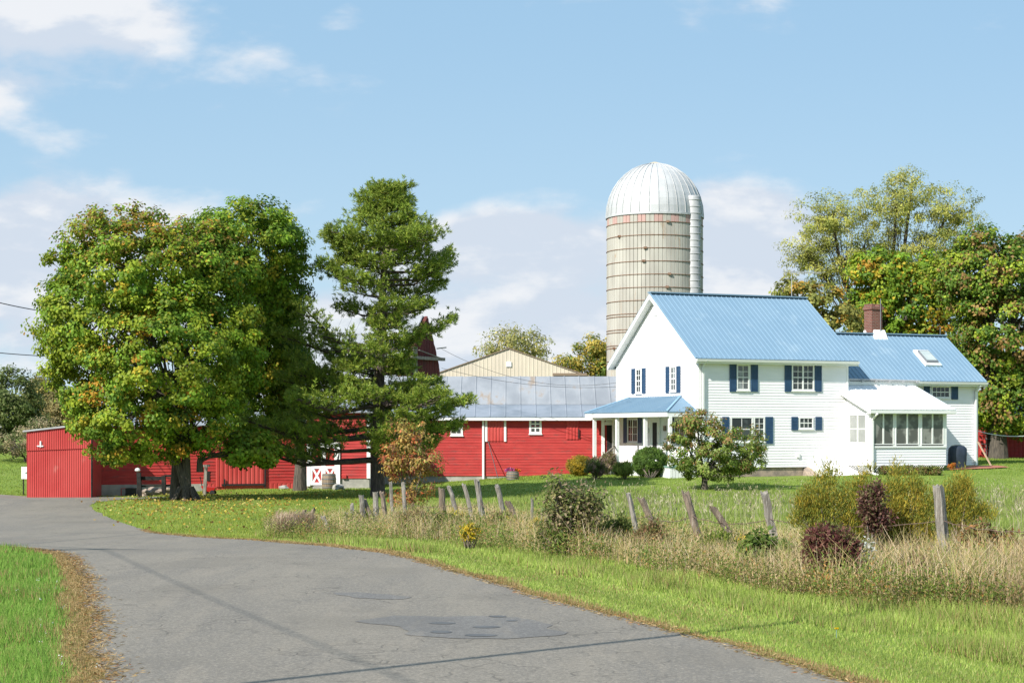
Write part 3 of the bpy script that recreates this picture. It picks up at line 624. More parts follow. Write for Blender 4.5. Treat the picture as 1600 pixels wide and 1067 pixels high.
# ------------------------------------------------------------------ long red barn beside the house
def lbl(o, s): o['label'] = s; return o
YA = 88.; xa0, xa1 = (598-800)*YA/FPX, (984-800)*YA/FPX
barn = thing('long_barn', 'long low red clapboard barn with weathered grey two pitch metal roof next to the farmhouse', 'barn', (xa0, YA, 0))
wA = Wall(barn, (0, 0, 0), (1, 0, 0), (0, -1, 0)); LA = xa1-xa0; zE = wA.px(800, 652)[1]
q = MB(); zf = -.14
wA.clap(q, lambda z: (0, LA), zf, zE+.1, .135, .022, .4); wA.back(q, [(0, zf), (LA, zf), (LA, zE+.1), (0, zE+.1)])
q.box(0, .12, 0, 8, zf, zE); q.box(LA-.12, LA, 0, 8, zf, zE); q.box(0, LA, 7.9, 8, zf, zE); q.build('wall', M['red'], barn)
q = MB(); q.box(.03, LA-.03, .03, 7.9, -.9, zf); q.build('foundation', M['concrete'], barn)
h1 = CH+(HY-632)*(YA+1.3)/FPX; h2 = CH+(HY-588)*(YA+3.6)/FPX; XO = 0
q = MB(); q1 = MB()
roof_plane(q1, (XO, -.35, zE+.02), (LA, -.35, zE+.02), (LA, 1.3, h1), (XO, 1.3, h1), .05, .75, .025, .05); roof_plane(q, (XO, 1.28, h1+.01), (LA, 1.28, h1+.01), (LA, 3.6, h2), (XO, 3.6, h2), .05, .75, .025, .05)
roof_plane(q, (XO, 8.3, zE+.02), (LA, 8.3, zE+.02), (LA, 3.62, h2), (XO, 3.62, h2), .05, .75, 0)
q.build('roof', M['galv'], barn); q1.build('lower_roof', M['galv2'], barn)
for a in (0, LA-.1): q = MB(); q.prism([(a, -.3, zE-.03), (a, 1.3, h1-.05), (a, 3.6, h2-.06), (a, 8.2, zE-.03)], (.1, 0, 0)); q.build('gable_wall', M['red'], barn)
q = MB(); q.box(0, LA, -.37, -.33, zE-.15, zE-.03); q.box(0, LA, -.33, -.0, zE-.12, zE-.08); q.build('fascia', M['white'], barn)
window(barn, wA, (830, 656, 843, 674.5), 2, 3, 1, .10, mw=.06); window(barn, wA, (653, 655, 663, 677), 2, 3, 1, .10, mw=.06); window(barn, wA, (707, 659, 720, 677), 2, 2, 1, .10, mw=.06)
a0, a1, z0, z1 = wA.rect((761.5, 652, 787.5, 689)); q = MB(); wA.ribs(q, a0, a1, lambda a: z0, lambda a: z1, .16, .02, .9); q.v = [(x, y-.035, z) for x, y, z in q.v]; wA.box(q, a0, a1, z0, z1, .0, .034); d = q.build('hatch_door', M['red_metal'], barn)
for a, b in ((a0-.11, a0), (a1, a1+.11)): q = MB(); wA.box(q, a, b, z0-.02, z1, .01, .075); q.build('door_trim', M['white'], d)
a0, a1, z0, z1 = wA.rect((885, 657, 904, 686)); q = MB(); wA.ribs(q, a0, a1, lambda a: z0, lambda a: z1, .16, .02, .9); q.v = [(x, y-.03, z) for x, y, z in q.v]; wA.box(q, a0, a1, z0, z1, .0, .029); d = q.build('hatch_door', M['red_metal'], barn)
q = MB(); wA.box(q, a1-.02, a1+.04, z0+.05, z0+.5, .055, .09); q.build('hatch_latch', M['dark'], d)
a, _ = wA.px(755, 700); q = MB(); wA.box(q, a-.05, a+.05, -.35, zE-.1, .03, .11); q.build('downspout', M['white'], barn)
a, _ = wA.px(942, 700); q = MB(); wA.box(q, a-.08, a+.08, -.2, zE-.1, .02, .10); q.build('corner_board', M['white'], barn)
a0, a1, z0, z1 = wA.rect((948, 664, 966, 722)); q = MB(); wA.box(q, a0, a1, z0, z1, .025, .05); d = q.build('doorway', M['dark'], barn)
q = MB(); wA.box(q, a0-.1, a1+.1, z1, z1+.16, .02, .12); wA.box(q, a0-.05, a1+.1, z1+.16, zE-.12, .02, .06); q.build('lintel', M['white'], d)
q = MB(); wA.box(q, a0, a1+.1, -.15, .35, .05, .5); wA.box(q, a0-.2, a1+.1, -.2, .12, .5, .9); q.build('steps', M['orange_steps'], barn)
q = MB(); p0 = wA.pt(wA.px(763, 690)[0], wA.px(763, 690)[1], .05); p1 = wA.pt(wA.px(779, 750)[0], -.3, .9); q.tube([p0, p1], .02, 5); q.build('guy_wire', M['cable'], barn)

# wing with the white crossed doors
YB = 82.; xb0, xb1 = (479-800)*YB/FPX, (577.5-800)*YB/FPX
wing = thing('barn_wing', 'red barn wing with white crossed double doors and white corner board behind the pine', 'barn', (xb0, YB, 0))
wB = Wall(wing, (0, 0, 0), (1, 0, 0), (0, -1, 0)); wBr = Wall(wing, (xb1-xb0, 0, 0), (0, 1, 0), (1, 0, 0)); LB = xb1-xb0; gB = -.62; fB = -.1; tB = 2.95
q = MB(); wB.clap(q, lambda z: (0, LB), fB, tB, .13, .022, .3); wB.back(q, [(0, fB), (LB, fB), (LB, tB), (0, tB)]); q.build('wall', M['red'], wing)
q = MB(); wBr.clap(q, lambda z: (0, 7.9), fB, tB, .13, .022, .3); wBr.back(q, [(.12, fB), (7.9, fB), (7.9, tB), (.12, tB)]); q.build('wall', M['red_shaded'], wing)  # side away from the sun: its shade is painted as a darker red
q = MB(); q.box(.02, LB-.02, .02, 7.9, -1.2, fB); q.build('foundation', M['concrete'], wing)
q = MB(); roof_plane(q, (-.2, -.3, tB), (LB+.25, -.3, tB), (LB+.25, 8, tB+.6), (-.2, 8, tB+.6), .06, .6, .02); q.build('roof', M['galv'], wing)
q = MB(); q.prism([(LB-.1, 0, tB), (LB-.1, 7.9, tB), (LB-.1, 7.9, tB+.52)], (.1, 0, 0)); q.prism([(0, 0, tB), (0, 7.9, tB), (0, 7.9, tB+.52)], (.1, 0, 0)); q.box(0, LB, 7.8, 7.9, -.5, tB+.52); q.build('side_wall', M['red_shaded'], wing)
q = MB(); wB.box(q, LB-.13, LB+.035, fB, tB, .0, .04); q.build('corner_board', M['white'], wing)
a0, _ = wB.px(485, 740); a1, _ = wB.px(526, 740); zb0 = wB.px(505, 757.5)[1]; zm = wB.px(505, 730)[1]; zt_ = wB.px(505, 696)[1]; mid = (a0+a1)/2
q = MB(); wB.box(q, a0, a1, zb0, zt_, .02, .05); d = q.build('double_door', M['red'], wing)
q = MB()
for (l, r) in ((a0, mid), (mid, a1)):
    for (c0, c1) in ((l, l+.10), (r-.10, r)): wB.box(q, c0, c1, zb0, zt_, .05, .075)
    for zz in (zb0, zm-.06, zt_-.12): wB.box(q, l+.1, r-.1, zz, zz+.12, .05, .073)
    q.bar(wB.pt(l+.12, zb0+.1, .058), wB.pt(r-.12, zm-.05, .058), .09, .012, up=(0, 1, 0)); q.bar(wB.pt(r-.12, zb0+.1, .066), wB.pt(l+.12, zm-.05, .066), .09, .012, up=(0, 1, 0))
q.build('crossbuck_trim', M['white'], d)
q = MB(); wB.box(q, a0-.16, a0, zb0-.05, zt_+.15, .0, .09); wB.box(q, a1, a1+.16, zb0-.05, zt_+.15, .0, .09); wB.box(q, a0, a1, zt_, zt_+.15, .0, .088); q.build('door_frame', M['white'], d)
q = MB(); q.box(a0+.2, a1-.1, -.85, -.04, -1., zb0-.04); q.build('step', M['concrete'], wing)
q = MB(); c = wB.px(538, 745); wB.box(q, c[0]-.1, c[0]+.1, c[1]-.06, c[1]+.1, .02, .1); q.build('vent_box', M['red'], wing)

# long low barn behind the maples
A_, B_ = G(141, 775.5), G(483, 763); dv = Vector((B_.x-A_.x, B_.y-A_.y, 0)); LC = dv.length; rc = math.atan2(dv.y, dv.x)
low = thing('low_barn', 'long low red barn on a concrete footing behind the big maple tree', 'barn', (A_.x, A_.y+.4, 0), rc)
wC = Wall(low, (0, 0, 0), (1, 0, 0), (0, -1, 0)); tC0 = wC.px(160, 664)[1]; g0 = A_.z
q = MB(); wC.clap(q, lambda z: (0, LC*.56) if z < g0+.52 and False else (0, LC), g0+.5, tC0, .14, .022, .4); wC.back(q, [(0, g0+.5), (LC, g0+.5), (LC, tC0), (0, tC0)]); q.box(0, .1, .1, 7, g0+.5, tC0); q.box(LC-.1, LC, .1, 7, g0+.5, tC0); q.build('wall', M['red'], low)
q = MB(); xs = wC.px(318, 760)[0]; wC.box(q, 0, xs, g0-.6, g0+.5, -.2, .03); q.build('footing', M['concrete'], low)
q = MB(); wC.box(q, xs, LC-.05, g0-.4, g0+.5, -.1, .0); wC.ribs(q, xs, LC-.05, lambda a: g0-.1, lambda a: g0+.5, .2, .015, .92); q.build('base_boards', M['red_metal'], low)
a0, a1, z0, z1 = wC.rect((337, 690, 414, 760)); q = MB(); wC.box(q, a0, a1, z0, z1, .03, .05); wC.ribs(q, a0, a1, lambda a: z0, lambda a: z1, .2, .02, .92); q.v = [(x, y-(.05 if i >= 8 else 0), z) for i, (x, y, z) in enumerate(q.v)]; d = q.build('sliding_door', M['red_metal'], low)
q = MB(); wC.box(q, a0+.25, a1, z0+.05, z0+.13, .08, .12); wC.box(q, a0+.35, a0+.42, z0+.0, z0+.35, .12, .14); wC.box(q, a1-.05, a1+.02, z0-.05, z1, .075, .1); q.build('door_rail', M['dark'], d)
q = MB(); a0, a1, z0, z1 = wC.rect((323.5, 736, 327.5, 751)); wC.box(q, a0, a1, z0, z1, .02, .04); q.build('slot_window', M['dark'], low)
q = MB(); roof_plane(q, (.0, -.35, tC0), (LC+.3, -.35, tC0), (LC+.3, 4, tC0+1.0), (2.6, 4, tC0+1.0), .06, .7, .02); roof_plane(q, (2.8, 8.2, tC0), (LC, 8.2, tC0), (LC, 4, tC0+1.0), (2.6, 4, tC0+1.0), .06, .7, 0); q.prism([(.05, -.3, tC0-.02), (2.6, 4, tC0+.95), (2.8, 8.1, tC0-.02)], (0, 0, -.05)); q.build('roof', M['galv'], low)

# ribbed shed at the left end
s0 = G(42, 775.5); s1 = G(143, 776.5); yd = min(s0.y, s1.y)-.5
shed = thing('ribbed_shed', 'red ribbed metal shed with slanting white roof edge at the road end', 'shed', ((42-800)*yd/FPX, yd, 0))
wD = Wall(shed, (0, 0, 0), (1, 0, 0), (0, -1, 0)); LD = (143-42)*yd/FPX; gD = wD.px(90, 776)[1]; zl, zr_ = wD.px(42, 675)[1], wD.px(143, 663)[1]
def ztopD(a): return zl+(zr_-zl)*a/LD
za_, zb2 = wD.px(42, 703)[1], wD.px(143, 699)[1]
def zseam(a): return za_+(zb2-za_)*a/LD
q = MB(); wD.ribs(q, 0, LD, lambda a: gD-.2, zseam, .095, .02, .5); wD.back(q, [(0, gD-.3), (LD, gD-.3), (LD, zr_), (0, zl)]); q.box(0, .1, .1, 4.5, gD-.3, zl-.02); q.box(LD-.1, LD, .1, 4.5, gD-.3, zr_-.05); w1 = q.build('wall', M['red_metal'], shed)
q = MB(); wD.ribs(q, 0, LD, lambda a: zseam(a)-.03, ztopD, .095, .02, .5); q.v = [(x, y-.03, z) for x, y, z in q.v]; q.face([wD.pt(0, zseam(0)-.03, 0), wD.pt(LD, zseam(LD)-.03, 0), wD.pt(LD, zseam(LD)-.03, .05), wD.pt(0, zseam(0)-.03, .05)]); q.build('upper_wall', M['red_metal'], shed)
q = MB(); q.hexa([(-.15, -.12, zl), (LD+.12, -.12, zr_+.01), (LD+.12, 4.6, zr_+.01), (-.15, 4.6, zl), (-.15, -.12, zl+.07), (LD+.12, -.12, zr_+.08), (LD+.12, 4.6, zr_+.08), (-.15, 4.6, zl+.07)]); q.build('roof', M['pipe'], shed)
q = MB(); wD.box(q, LD-.02, LD+.04, gD-.1, zr_-.1, -.05, .05); q.build('corner_post', M['dwood'], shed)
q = MB(); c = wD.px(64, 694); wD.box(q, c[0]-.03, c[0]+.03, c[1]-.12, c[1]+.14, .05, .1); wD.box(q, c[0]-.15, c[0]+.12, c[1]-.1, c[1]-.05, .05, .09); q.build('lamp_bracket', M['white'], shed)

# tall old barn: gable shade put into its darker red, pale roof running left
YT = 100.; a_ = math.radians(60)
tall = thing('tall_barn', 'tall old barn with shaded dark red sagging gable and grey roof behind the pine tree', 'barn', ((640-800)*YT/FPX, YT, 0), a_)
wT = Wall(tall, (0, 0, 0), (1, 0, 0), (0, -1, 0))
gp = [wT.px(*p) for p in ((596, 690), (602, 640), (618, 605), (628, 582), (636, 564), (646, 543), (657, 520), (668, 494), (672, 512), (680, 545), (687, 578), (688, 612), (692, 690))]
gp = [(a, z) for a, z in gp]; q = MB(); n_ = len(gp)
q.prism([wT.pt(a, z, 0) for a, z in gp], (0, .2, 0))
amin, amax = min(a for a, z in gp), max(a for a, z in gp)
up = sorted(gp[1:-1]); ax_ = [a for a, z in up]; az_ = [z for a, z in up]
wT.ribs(q, amin+.02, amax-.02, lambda a: -.8, lambda a: float(np.interp(a, ax_, az_)), .28, .025, .92); tw = q.build('gable_wall', M['red_shaded'], tall)
q = MB(); zz = wT.px(665, 560)[1]; wT.box(q, wT.px(640, 560)[0], wT.px(690, 560)[0], zz-.09, zz+.09, .04, .25); c = wT.px(686, 545); q.bar(wT.pt(c[0]-.3, c[1], .05), wT.pt(c[0]+.6, c[1]+.1, .1), .06); wT.box(q, wT.px(644, 600)[0], wT.px(649.5, 600)[0], -.5, zz+.6, .04, .12); q.bar(wT.pt(wT.px(650, 547)[0], wT.px(650, 547)[1], .2), wT.pt(wT.px(684, 560)[0], wT.px(684, 560)[1], .25), .05); q.build('hay_rail', M['wood'], tall)
q = MB()
for (a, z), (b, y_) in zip(gp[1:7], gp[2:8]): roof_plane(q, (a-.12, .25, z+.03), (a-.12, 12, z+.03), (b-.08, 12, y_+.04), (b-.08, .25, y_+.04), .05, .7, .02)
for (a, z), (b, y_) in zip(gp[7:11], gp[8:12]): roof_plane(q, (b+.05, .25, y_), (b+.05, 12, y_), (a+.03, 12, z), (a+.03, .25, z), .05, .7, 0)
q.build('roof', M['galv'], tall)
q = MB(); q.box(gp[1][0]-.05, gp[1][0]+.1, .25, 12, -.8, gp[1][1]); q.build('side_wall', M['red'], tall)

# beige pole barn
YP = 112.; pb = thing('pole_barn', 'beige ribbed metal pole barn showing only its low gable above the grey roof', 'barn', ((795-800)*YP/FPX, YP, 0))
wP = Wall(pb, (0, 0, 0), (1, 0, 0), (0, -1, 0)); ap, zp = wP.px(795, 545); al, zl2 = wP.px(694, 591); ar, zr2 = wP.px(932, 591)
def ztp(a): return zp-abs(a)*(zp-zr2)/(ar)
al = -ar; q = MB(); wP.back(q, [(al, -.5), (ar, -.5), (ar, zr2), (0, zp), (al, zr2)]); wP.ribs(q, al, ar, lambda a: zr2-2.5, ztp, .24, .02, .3); q.box(al, al+.1, 0, 16, -.5, zr2); q.box(ar-.1, ar, 0, 16, -.5, zr2); q.build('wall', M['beige'], pb)
q = MB(); roof_plane(q, (al-.3, -.08, zr2-.1), (al-.3, 16, zr2-.1), (0, 16, zp+.07), (0, -.08, zp+.07), .06, .5, 0); roof_plane(q, (ar+.3, -.08, zr2-.1), (ar+.3, 16, zr2-.1), (0, 16, zp+.07), (0, -.08, zp+.07), .06, .5, 0); q.build('roof', M['brown'], pb)
c = wP.px(795, 569); q = MB(); wP.box(q, c[0]-.16, c[0]+.16, c[1]-.16, c[1]+.16, .03, .08); q.build('gable_light', M['white'], pb)
a0, a1 = wP.px(864, 585)[0], wP.px(917, 585)[0]; zz = wP.px(890, 585)[1]; q = MB(); wP.box(q, a0, a1, zz-.08, zz+.08, .03, .12); wP.box(q, a0+.05, a1-.05, zz-1.4, zz-.08, .025, .04); q.build('sliding_door', M['brown'], pb)

# ------------------------------------------------------------------ silo
YS = 114.; RS = 75*YS/FPX; sx_ = (1023-800)*YS/FPX
silo = thing('silo', 'tall concrete stave silo with rusty hoops and silver ribbed dome behind the farmhouse', 'silo', (sx_, YS, 0))
zs = CH+(HY-328)*(YS-RS)/FPX-.1; zd = CH+(HY-256)*YS/FPX
def cyl_staves(mb, r, z0, z1, n, rows, c=(0, 0)):
    for i in range(n):
        a0 = 2*math.pi*i/n; a1 = 2*math.pi*(i+1)/n; g = (a1-a0)*.10
        for (b0, b1, d0, d1) in ((a0, a0+g, -.045, 0), (a0+g, a1-g, 0, 0), (a1-g, a1, 0, -.045)):
            mb.face([(c[0]+(r+d0)*math.cos(b0), c[1]+(r+d0)*math.sin(b0), z0), (c[0]+(r+d1)*math.cos(b1), c[1]+(r+d1)*math.sin(b1), z0), (c[0]+(r+d1)*math.cos(b1), c[1]+(r+d1)*math.sin(b1), z1), (c[0]+(r+d0)*math.cos(b0), c[1]+(r+d0)*math.sin(b0), z1)])
q = MB(); cyl_staves(q, RS, -.5, zs-.62, 72, 1); q.build('shell', M['stave'], silo)
q = MB(); cyl_staves(q, RS, zs-.62, zs, 72, 1); q.v = q.v; ring = q
ring.m = [(1 if ((i//3) % 4 in (1, 2)) else 0) for i in range(len(ring.f))]; ring.build('chequer_band', [M['stave'], M['pink']], silo)
sp_ = 19.9*YS/FPX; z = zs-.62; i = 0
while z > 4:
    q = MB(); q.lathe([(RS-.02, -.022), (RS+.03, -.02), (RS+.035, 0), (RS+.03, .02), (RS-.02, .022)], 64, (0, 0, z))
    th = random.uniform(3.6, 5.2); q.box(RS*math.cos(th)-.1, RS*math.cos(th)+.1, RS*math.sin(th)-.12, RS*math.sin(th)+.02, z-.06, z+.07)
    q.build('hoop', M['rust'], silo); i += 1
    z -= sp_ if i < 8 or i % 2 else sp_*.2
    if i >= 8 and i % 2 == 0: z -= sp_*0
dome = zd-zs; prof = [(RS+.07, -.12), (RS+.07, .0)]+[(RS*1.01*math.cos(t), dome*math.sin(t)) for t in np.linspace(0, math.pi/2-.1, 12)]
q = MB(); q.lathe(prof, 40, (0, 0, zs)); dm = q.build('dome', M['dome'], silo)
for k in range(40): pass
q = MB()
for k in range(32):
    a = 2*math.pi*k/32; q.tube([((RS*1.012*math.cos(t)+.02)*math.cos(a), (RS*1.012*math.cos(t)+.02)*math.sin(a), zs+dome*1.004*math.sin(t)) for t in np.linspace(0, math.pi/2-.12, 9)], .022, 4)
q.build('dome_ribs', M['dome'], dm)
q = MB(); q.lathe([(.62, -.14), (.5, -.02), (.12, .1), (0, .12)], 16, (0, 0, zd)); q.build('dome_cap', pmat('tan_cap', (.5, .42, .3), None, .6), dm)
pa = math.radians(-33); pr_ = 11.5*YS/FPX; pc = (((1086-1023)*YS/FPX), -math.sqrt(max(0, (RS+.1)**2-(63*YS/FPX)**2))-.25); pc = ((1086.5-800)*(YS+pc[1])/FPX-sx_-.12, pc[1]+.2); ztp_ = CH+(HY-309)*(YS-2)/FPX
q = MB(); q.lathe([(pr_, -.3), (pr_, ztp_), (pr_*.93, ztp_+.12), (0, ztp_+.16)], 20, (pc[0], pc[1], 0))
z = 3.
while z < ztp_: q.lathe([(pr_, 0), (pr_+.03, .02), (pr_+.03, .06), (pr_, .08)], 20, (pc[0], pc[1], z)); z += .42
ch_ = q.build('unloading_chute', M['pipe'], silo, True)

# red shed far right, behind the ell
b0 = G(1527, 716); YR = b0.y+2; xr0 = (1524-800)*YR/FPX
rs = thing('red_shed', 'dark red board shed in tree shade at the right edge beyond the farmhouse', 'shed', (xr0, YR, 0))
wR = Wall(rs, (0, 0, 0), (1, 0, 0), (0, -1, 0)); zg = wR.px(1560, 716)[1]; zt2 = wR.px(1560, 655)[1]
q = MB(); wR.ribs(q, 0, 9, lambda a: zg-.4, lambda a: zt2, .25, .02, .92); wR.back(q, [(0, zg-.4), (9, zg-.4), (9, zt2), (0, zt2)]); q.box(0, .1, .1, 4, zg-.4, zt2); q.build('wall', M['red'], rs)
q = MB(); roof_plane(q, (-.3, -.4, zt2), (9.3, -.4, zt2), (9.3, 4, zt2+1.4), (-.3, 4, zt2+1.4), .06, .6, .02); q.build('roof', M['galv'], rs)
q = MB(); c = wR.px(1552, 700)[0]; wR.box(q, c-.35, c+.35, zg-.1, zg+1.9, .03, .06); q.build('door', M['dark'], rs)

# ------------------------------------------------------------------ small things in the yard
def barrel(name, px, py, h, r, label, cat, mat='barrelw'):
    g = G(px, py)
    if name == 'wooden_barrel': g = Vector(((px-800)*80.9/FPX, 80.9, float(gz((px-800)*80.9/FPX, 80.9))))
    t = thing(name, label, cat, g)
    q = MB(); pr = [(r*.86, 0), (r*.97, h*.25), (r, h*.5), (r*.97, h*.75), (r*.88, h), (r*.8, h), (r*.8, h*.9), (0, h*.88)]
    q.lathe(pr, 20); q.build('staves', M[mat], t)
    for k in (.12, .38, .66, .92): q = MB(); rr_ = r*(.86+.14*math.sin(k*math.pi)); q.lathe([(rr_, -.02), (rr_+.015, -.018), (rr_+.015, .018), (rr_, .02)], 20, (0, 0, h*k)); q.build('hoop', M['rim'], t)
    return t
fb = barrel('flower_barrel', 801, 750, .42, .30, 'half barrel planter of pink and orange mums against the red barn wall', 'planter')
barrel('wooden_barrel', 514, 762, .70, .33, 'grey wooden barrel with metal hoops standing before the crossed barn doors', 'barrel')
g = G(1496, 732.5); gr = thing('covered_grill', 'barbecue grill under a dark blue vinyl cover on the brick patio', 'grill', g)
q = MB()
for i, (w_, d_, z_) in enumerate(((.36, .30, .02), (.40, .33, .3), (.42, .34, .7), (.40, .32, .95), (.28, .24, 1.08), (.10, .1, 1.12))):
    n0 = len(q.v)
    for k in range(20):
        a = 2*math.pi*k/20; c, s = math.cos(a), math.sin(a); e = .6; f = 1+.05*math.sin(a*7+i); q.v.append((w_*f*math.copysign(abs(c)**e, c), d_*f*math.copysign(abs(s)**e, s), z_+(.03*math.sin(3*a) if i == 0 else 0)))
    if i:
        for k in range(20): q.f.append((n0-20+k, n0-20+(k+1) % 20, n0+(k+1) % 20, n0+k)); q.m.append(0)
q.f.append(tuple(n0+k for k in range(20))); q.m.append(0); q.build('cover', M['black'], gr, True)
pp = [G(*p) for p in ((1478, 735), (1545, 733), (1578, 731), (1560, 728.5), (1520, 728.5))]
sheet('patio', [(p.x, p.y) for p in pp], M['terra'], .05)
a, b = G(1549, 728), None; q = MB(); q.bar(a+Vector((0, 0, 0)), P(1528, 690, a.y+.6), .10, .03); tag(q.build('leaning_plank', M['plank']), 'pale wooden plank leaning on the far right corner of the farmhouse', 'plank')
# sign beside the shed
g = G(37, 762); g.y = yd+3; g = Vector(((38-800)*g.y/FPX, g.y, float(gz((38-800)*g.y/FPX, g.y)))); sg = thing('yard_sign', 'small white board sign with faint green lettering left of the ribbed shed', 'sign', g)
z0 = CH+(HY-748)*g.y/FPX-g.z; z1 = CH+(HY-729)*g.y/FPX-g.z
q = MB(); q.box(-.13, .5, -.02, .02, z0, z1); bd = q.build('board', M['white'], sg); q = MB(); q.box(.05, .17, -.03, -.022, (z0+z1)/2-.03, (z0+z1)/2+.03); q.box(.2, .28, -.03, -.022, (z0+z1)/2-.03, (z0+z1)/2+.03); q.build('lettering', M['teal'], bd)
for x in (-.05, .4): q = MB(); q.box(x-.025, x+.025, .02, .06, -.2, z0+.2); q.build('leg', M['dwood'], sg)
# dark rail fence, trough, pole and cart under the maple
p0 = G(218, 777); Yf = p0.y
rf2 = thing('rail_fence', 'short dark timber rail fence with two stout posts left of the maple trunk', 'fence', p0)
def lp(px, py, dy=0.): return P(px, py, Yf+dy)-p0
for x, y0 in ((218.5, 738), (257, 743)): q = MB(); q.bar(lp(x, 785), lp(x-1.5, y0), .17); q.build('post', M['dwood'], rf2)
for a, b, w_ in (((219, 747), (256, 747), .16), ((256, 743.5), (274, 743), .1), ((217, 759.5), (275, 757.5), .08)): q = MB(); q.bar(lp(*a, .12), lp(*b, .14), .05, w_); q.build('rail', M['dwood'], rf2)
q = MB(); q.lathe([(0, .12), (.1, .08), (.12, 0), (.05, -.05), (0, -.05)], 10, tuple(P(215, 735, Yf))); tag(q.build('post_lamp', M['white']), 'small white lamp on top of the left dark fence post', 'lamp')
g = G(207, 775); q = MB(); t = thing('feed_trough', 'black feed trough standing by the barn footing at the fence end', 'trough', g)
q.box(-.24, .24, -.2, .2, .04, .08); q.box(-.24, .24, -.22, -.19, .04, .36); q.box(-.24, .24, .19, .22, .04, .36); q.box(-.27, -.24, -.22, .22, .0, .36); q.box(.24, .27, -.22, .22, .0, .36); q.build('tub', M['dark'], t)
q = MB(); q.tube([(-.5, 0, -.05), (-.5, 0, .34), (-.27, 0, .34)], .02); q.build('handle', M['redp'], t)
g = G(319, 774); q = MB(); q.bar(g-Vector((0, 0, .2)), P(322, 728, g.y), .12); q.bar(P(312, 728, g.y), P(328, 727, g.y), .09); tag(q.build('hitching_post', M['wood']), 'grey weathered post with a crossbar right of the maple trunk', 'post')
g = G(327, 773); ct = thing('garden_cart', 'small bright red garden cart parked right of the maple trunk', 'cart', g)
q = MB(); q.hexa([(-.2, -.15, .15), (.16, -.15, .12), (.16, .15, .12), (-.2, .15, .15), (-.3, -.22, .36), (.28, -.22, .30), (.28, .22, .30), (-.3, .22, .36)]); q.build('tray', M['redp'], ct)
for x, y in ((-.15, -.2), (-.15, .2), (.15, -.2), (.15, .2)): q = MB(); n0 = 0; q.tube([(x, y-.02, .1), (x, y+.02, .1)], .1, 12); q.build('wheel', M['dark'], ct)
q = MB(); q.bar((-.28, 0, .3), (-.36, 0, .7), .03); q.bar((-.36, -.12, .7), (-.36, .12, .7), .03); q.build('handle', M['dark'], ct)
def rock(px, py, r, label, group=None, seed=0):
    g = G(px, py); bm = bmesh.new(); bmesh.ops.create_icosphere(bm, subdivisions=3, radius=r)
    for v in bm.verts:
        k = 1+.35*mnoise.noise(v.co*(1.6/r)+Vector((seed, 0, 0))); v.co *= k; v.co.z *= .6
    me = bpy.data.meshes.new('boulder'); bm.to_mesh(me); bm.free(); o = link('boulder', me, M['concrete']); o.location = g+Vector((0, 0, r*.25)); o.rotation_euler.z = seed; tag(o, label, 'stone', group)
rock(452, 762, .33, 'larger pale boulder just left of the crossed barn doors', seed=1); rock(443, 764, .22, 'lower flat boulder left of the larger pale boulder', seed=2); rock(529, 765, .30, 'dark stone beside the step of the crossed barn doors', seed=3)
# low field-stone wall behind the rail fence
q = MB()
bm = bmesh.new()
for i in range(46):
    px = 222+R.random()*50; r = .10+.08*R.random(); c = P(px, 777, Yf+.5); zz = float(gz(c.x, c.y))+R.random()*.28
    ret = bmesh.ops.create_icosphere(bm, subdivisions=2, radius=r, matrix=Matrix.Translation((c.x, c.y+R.random()*.3, zz)) @ Matrix.Diagonal((1.3, 1, .75, 1)))
    for v in ret['verts']: v.co += Vector([(R.random()-.5)*r*.25 for _ in range(3)])
me = bpy.data.meshes.new('stone_wall'); bm.to_mesh(me); bm.free(); tag(link('stone_wall', me, M['stone']), 'low tumbled field stone wall behind the dark rail fence', 'wall')
# clothes line
c0 = Vector((HX, HYY, 0))+Matrix.Rotation(HB, 3, 'Z') @ Vector((EU+.03, EV0+1.5, 2.35)); c1 = P(1640, 676, 92)
q = MB(); q.tube([c0.lerp(c1, t)-Vector((0, 0, .35*math.sin(math.pi*t))) for t in np.linspace(0, 1, 14)], .02, 5); tag(q.build('clothes_line', M['rope']), 'sagging white clothes line running right from the farmhouse corner', 'clothes line')
for i, (x, yb, yt, l) in enumerate(((1541, 716, 678, 'thin grey trellis pole nearest the farmhouse corner before the shaded shed'), (1566, 715, 677, 'thin grey T topped pole before the door of the shaded red shed'))):
    g = G(x, yb); q = MB(); h_ = (yb-yt)*g.y/FPX; q.tube([g, g+Vector((0, 0, h_))], .025, 6); q.bar(g+Vector((-.35, 0, h_)), g+Vector((.35, 0, h_)), .05)
    if i == 0:
        for k in (.35, .6, .8): q.bar(g+Vector((-.3, 0, h_*k)), g+Vector((.3, 0, h_*k)), .03)
    tag(q.build('yard_pole', M['rim']), l, 'pole')
# tv antenna on the main roof
q = MB(); ua_, va_ = 6.2, HW*.62; zz = rz(va_); base = Vector((ua_, va_, zz)); Mh = wl.M
top = Mh.inverted() @ P(1250, 423, (Mh @ base).y); u_ = top.x; base.x = u_; q.tube([(u_, va_, zz-.1), (u_, va_, top.z+.1)], .02, 5)
q.bar((u_-.5, va_, top.z), (u_+1.7, va_, top.z-.03), .03); q.bar((u_-.4, va_, top.z-.35), (u_+.8, va_, top.z-.35), .02)
for k in range(9): x = u_-.4+k*.24; l_ = .25+.05*k; q.bar((x, va_-l_, top.z), (x, va_+l_, top.z), .015)
q.build('tv_antenna', M['pipe'], house)

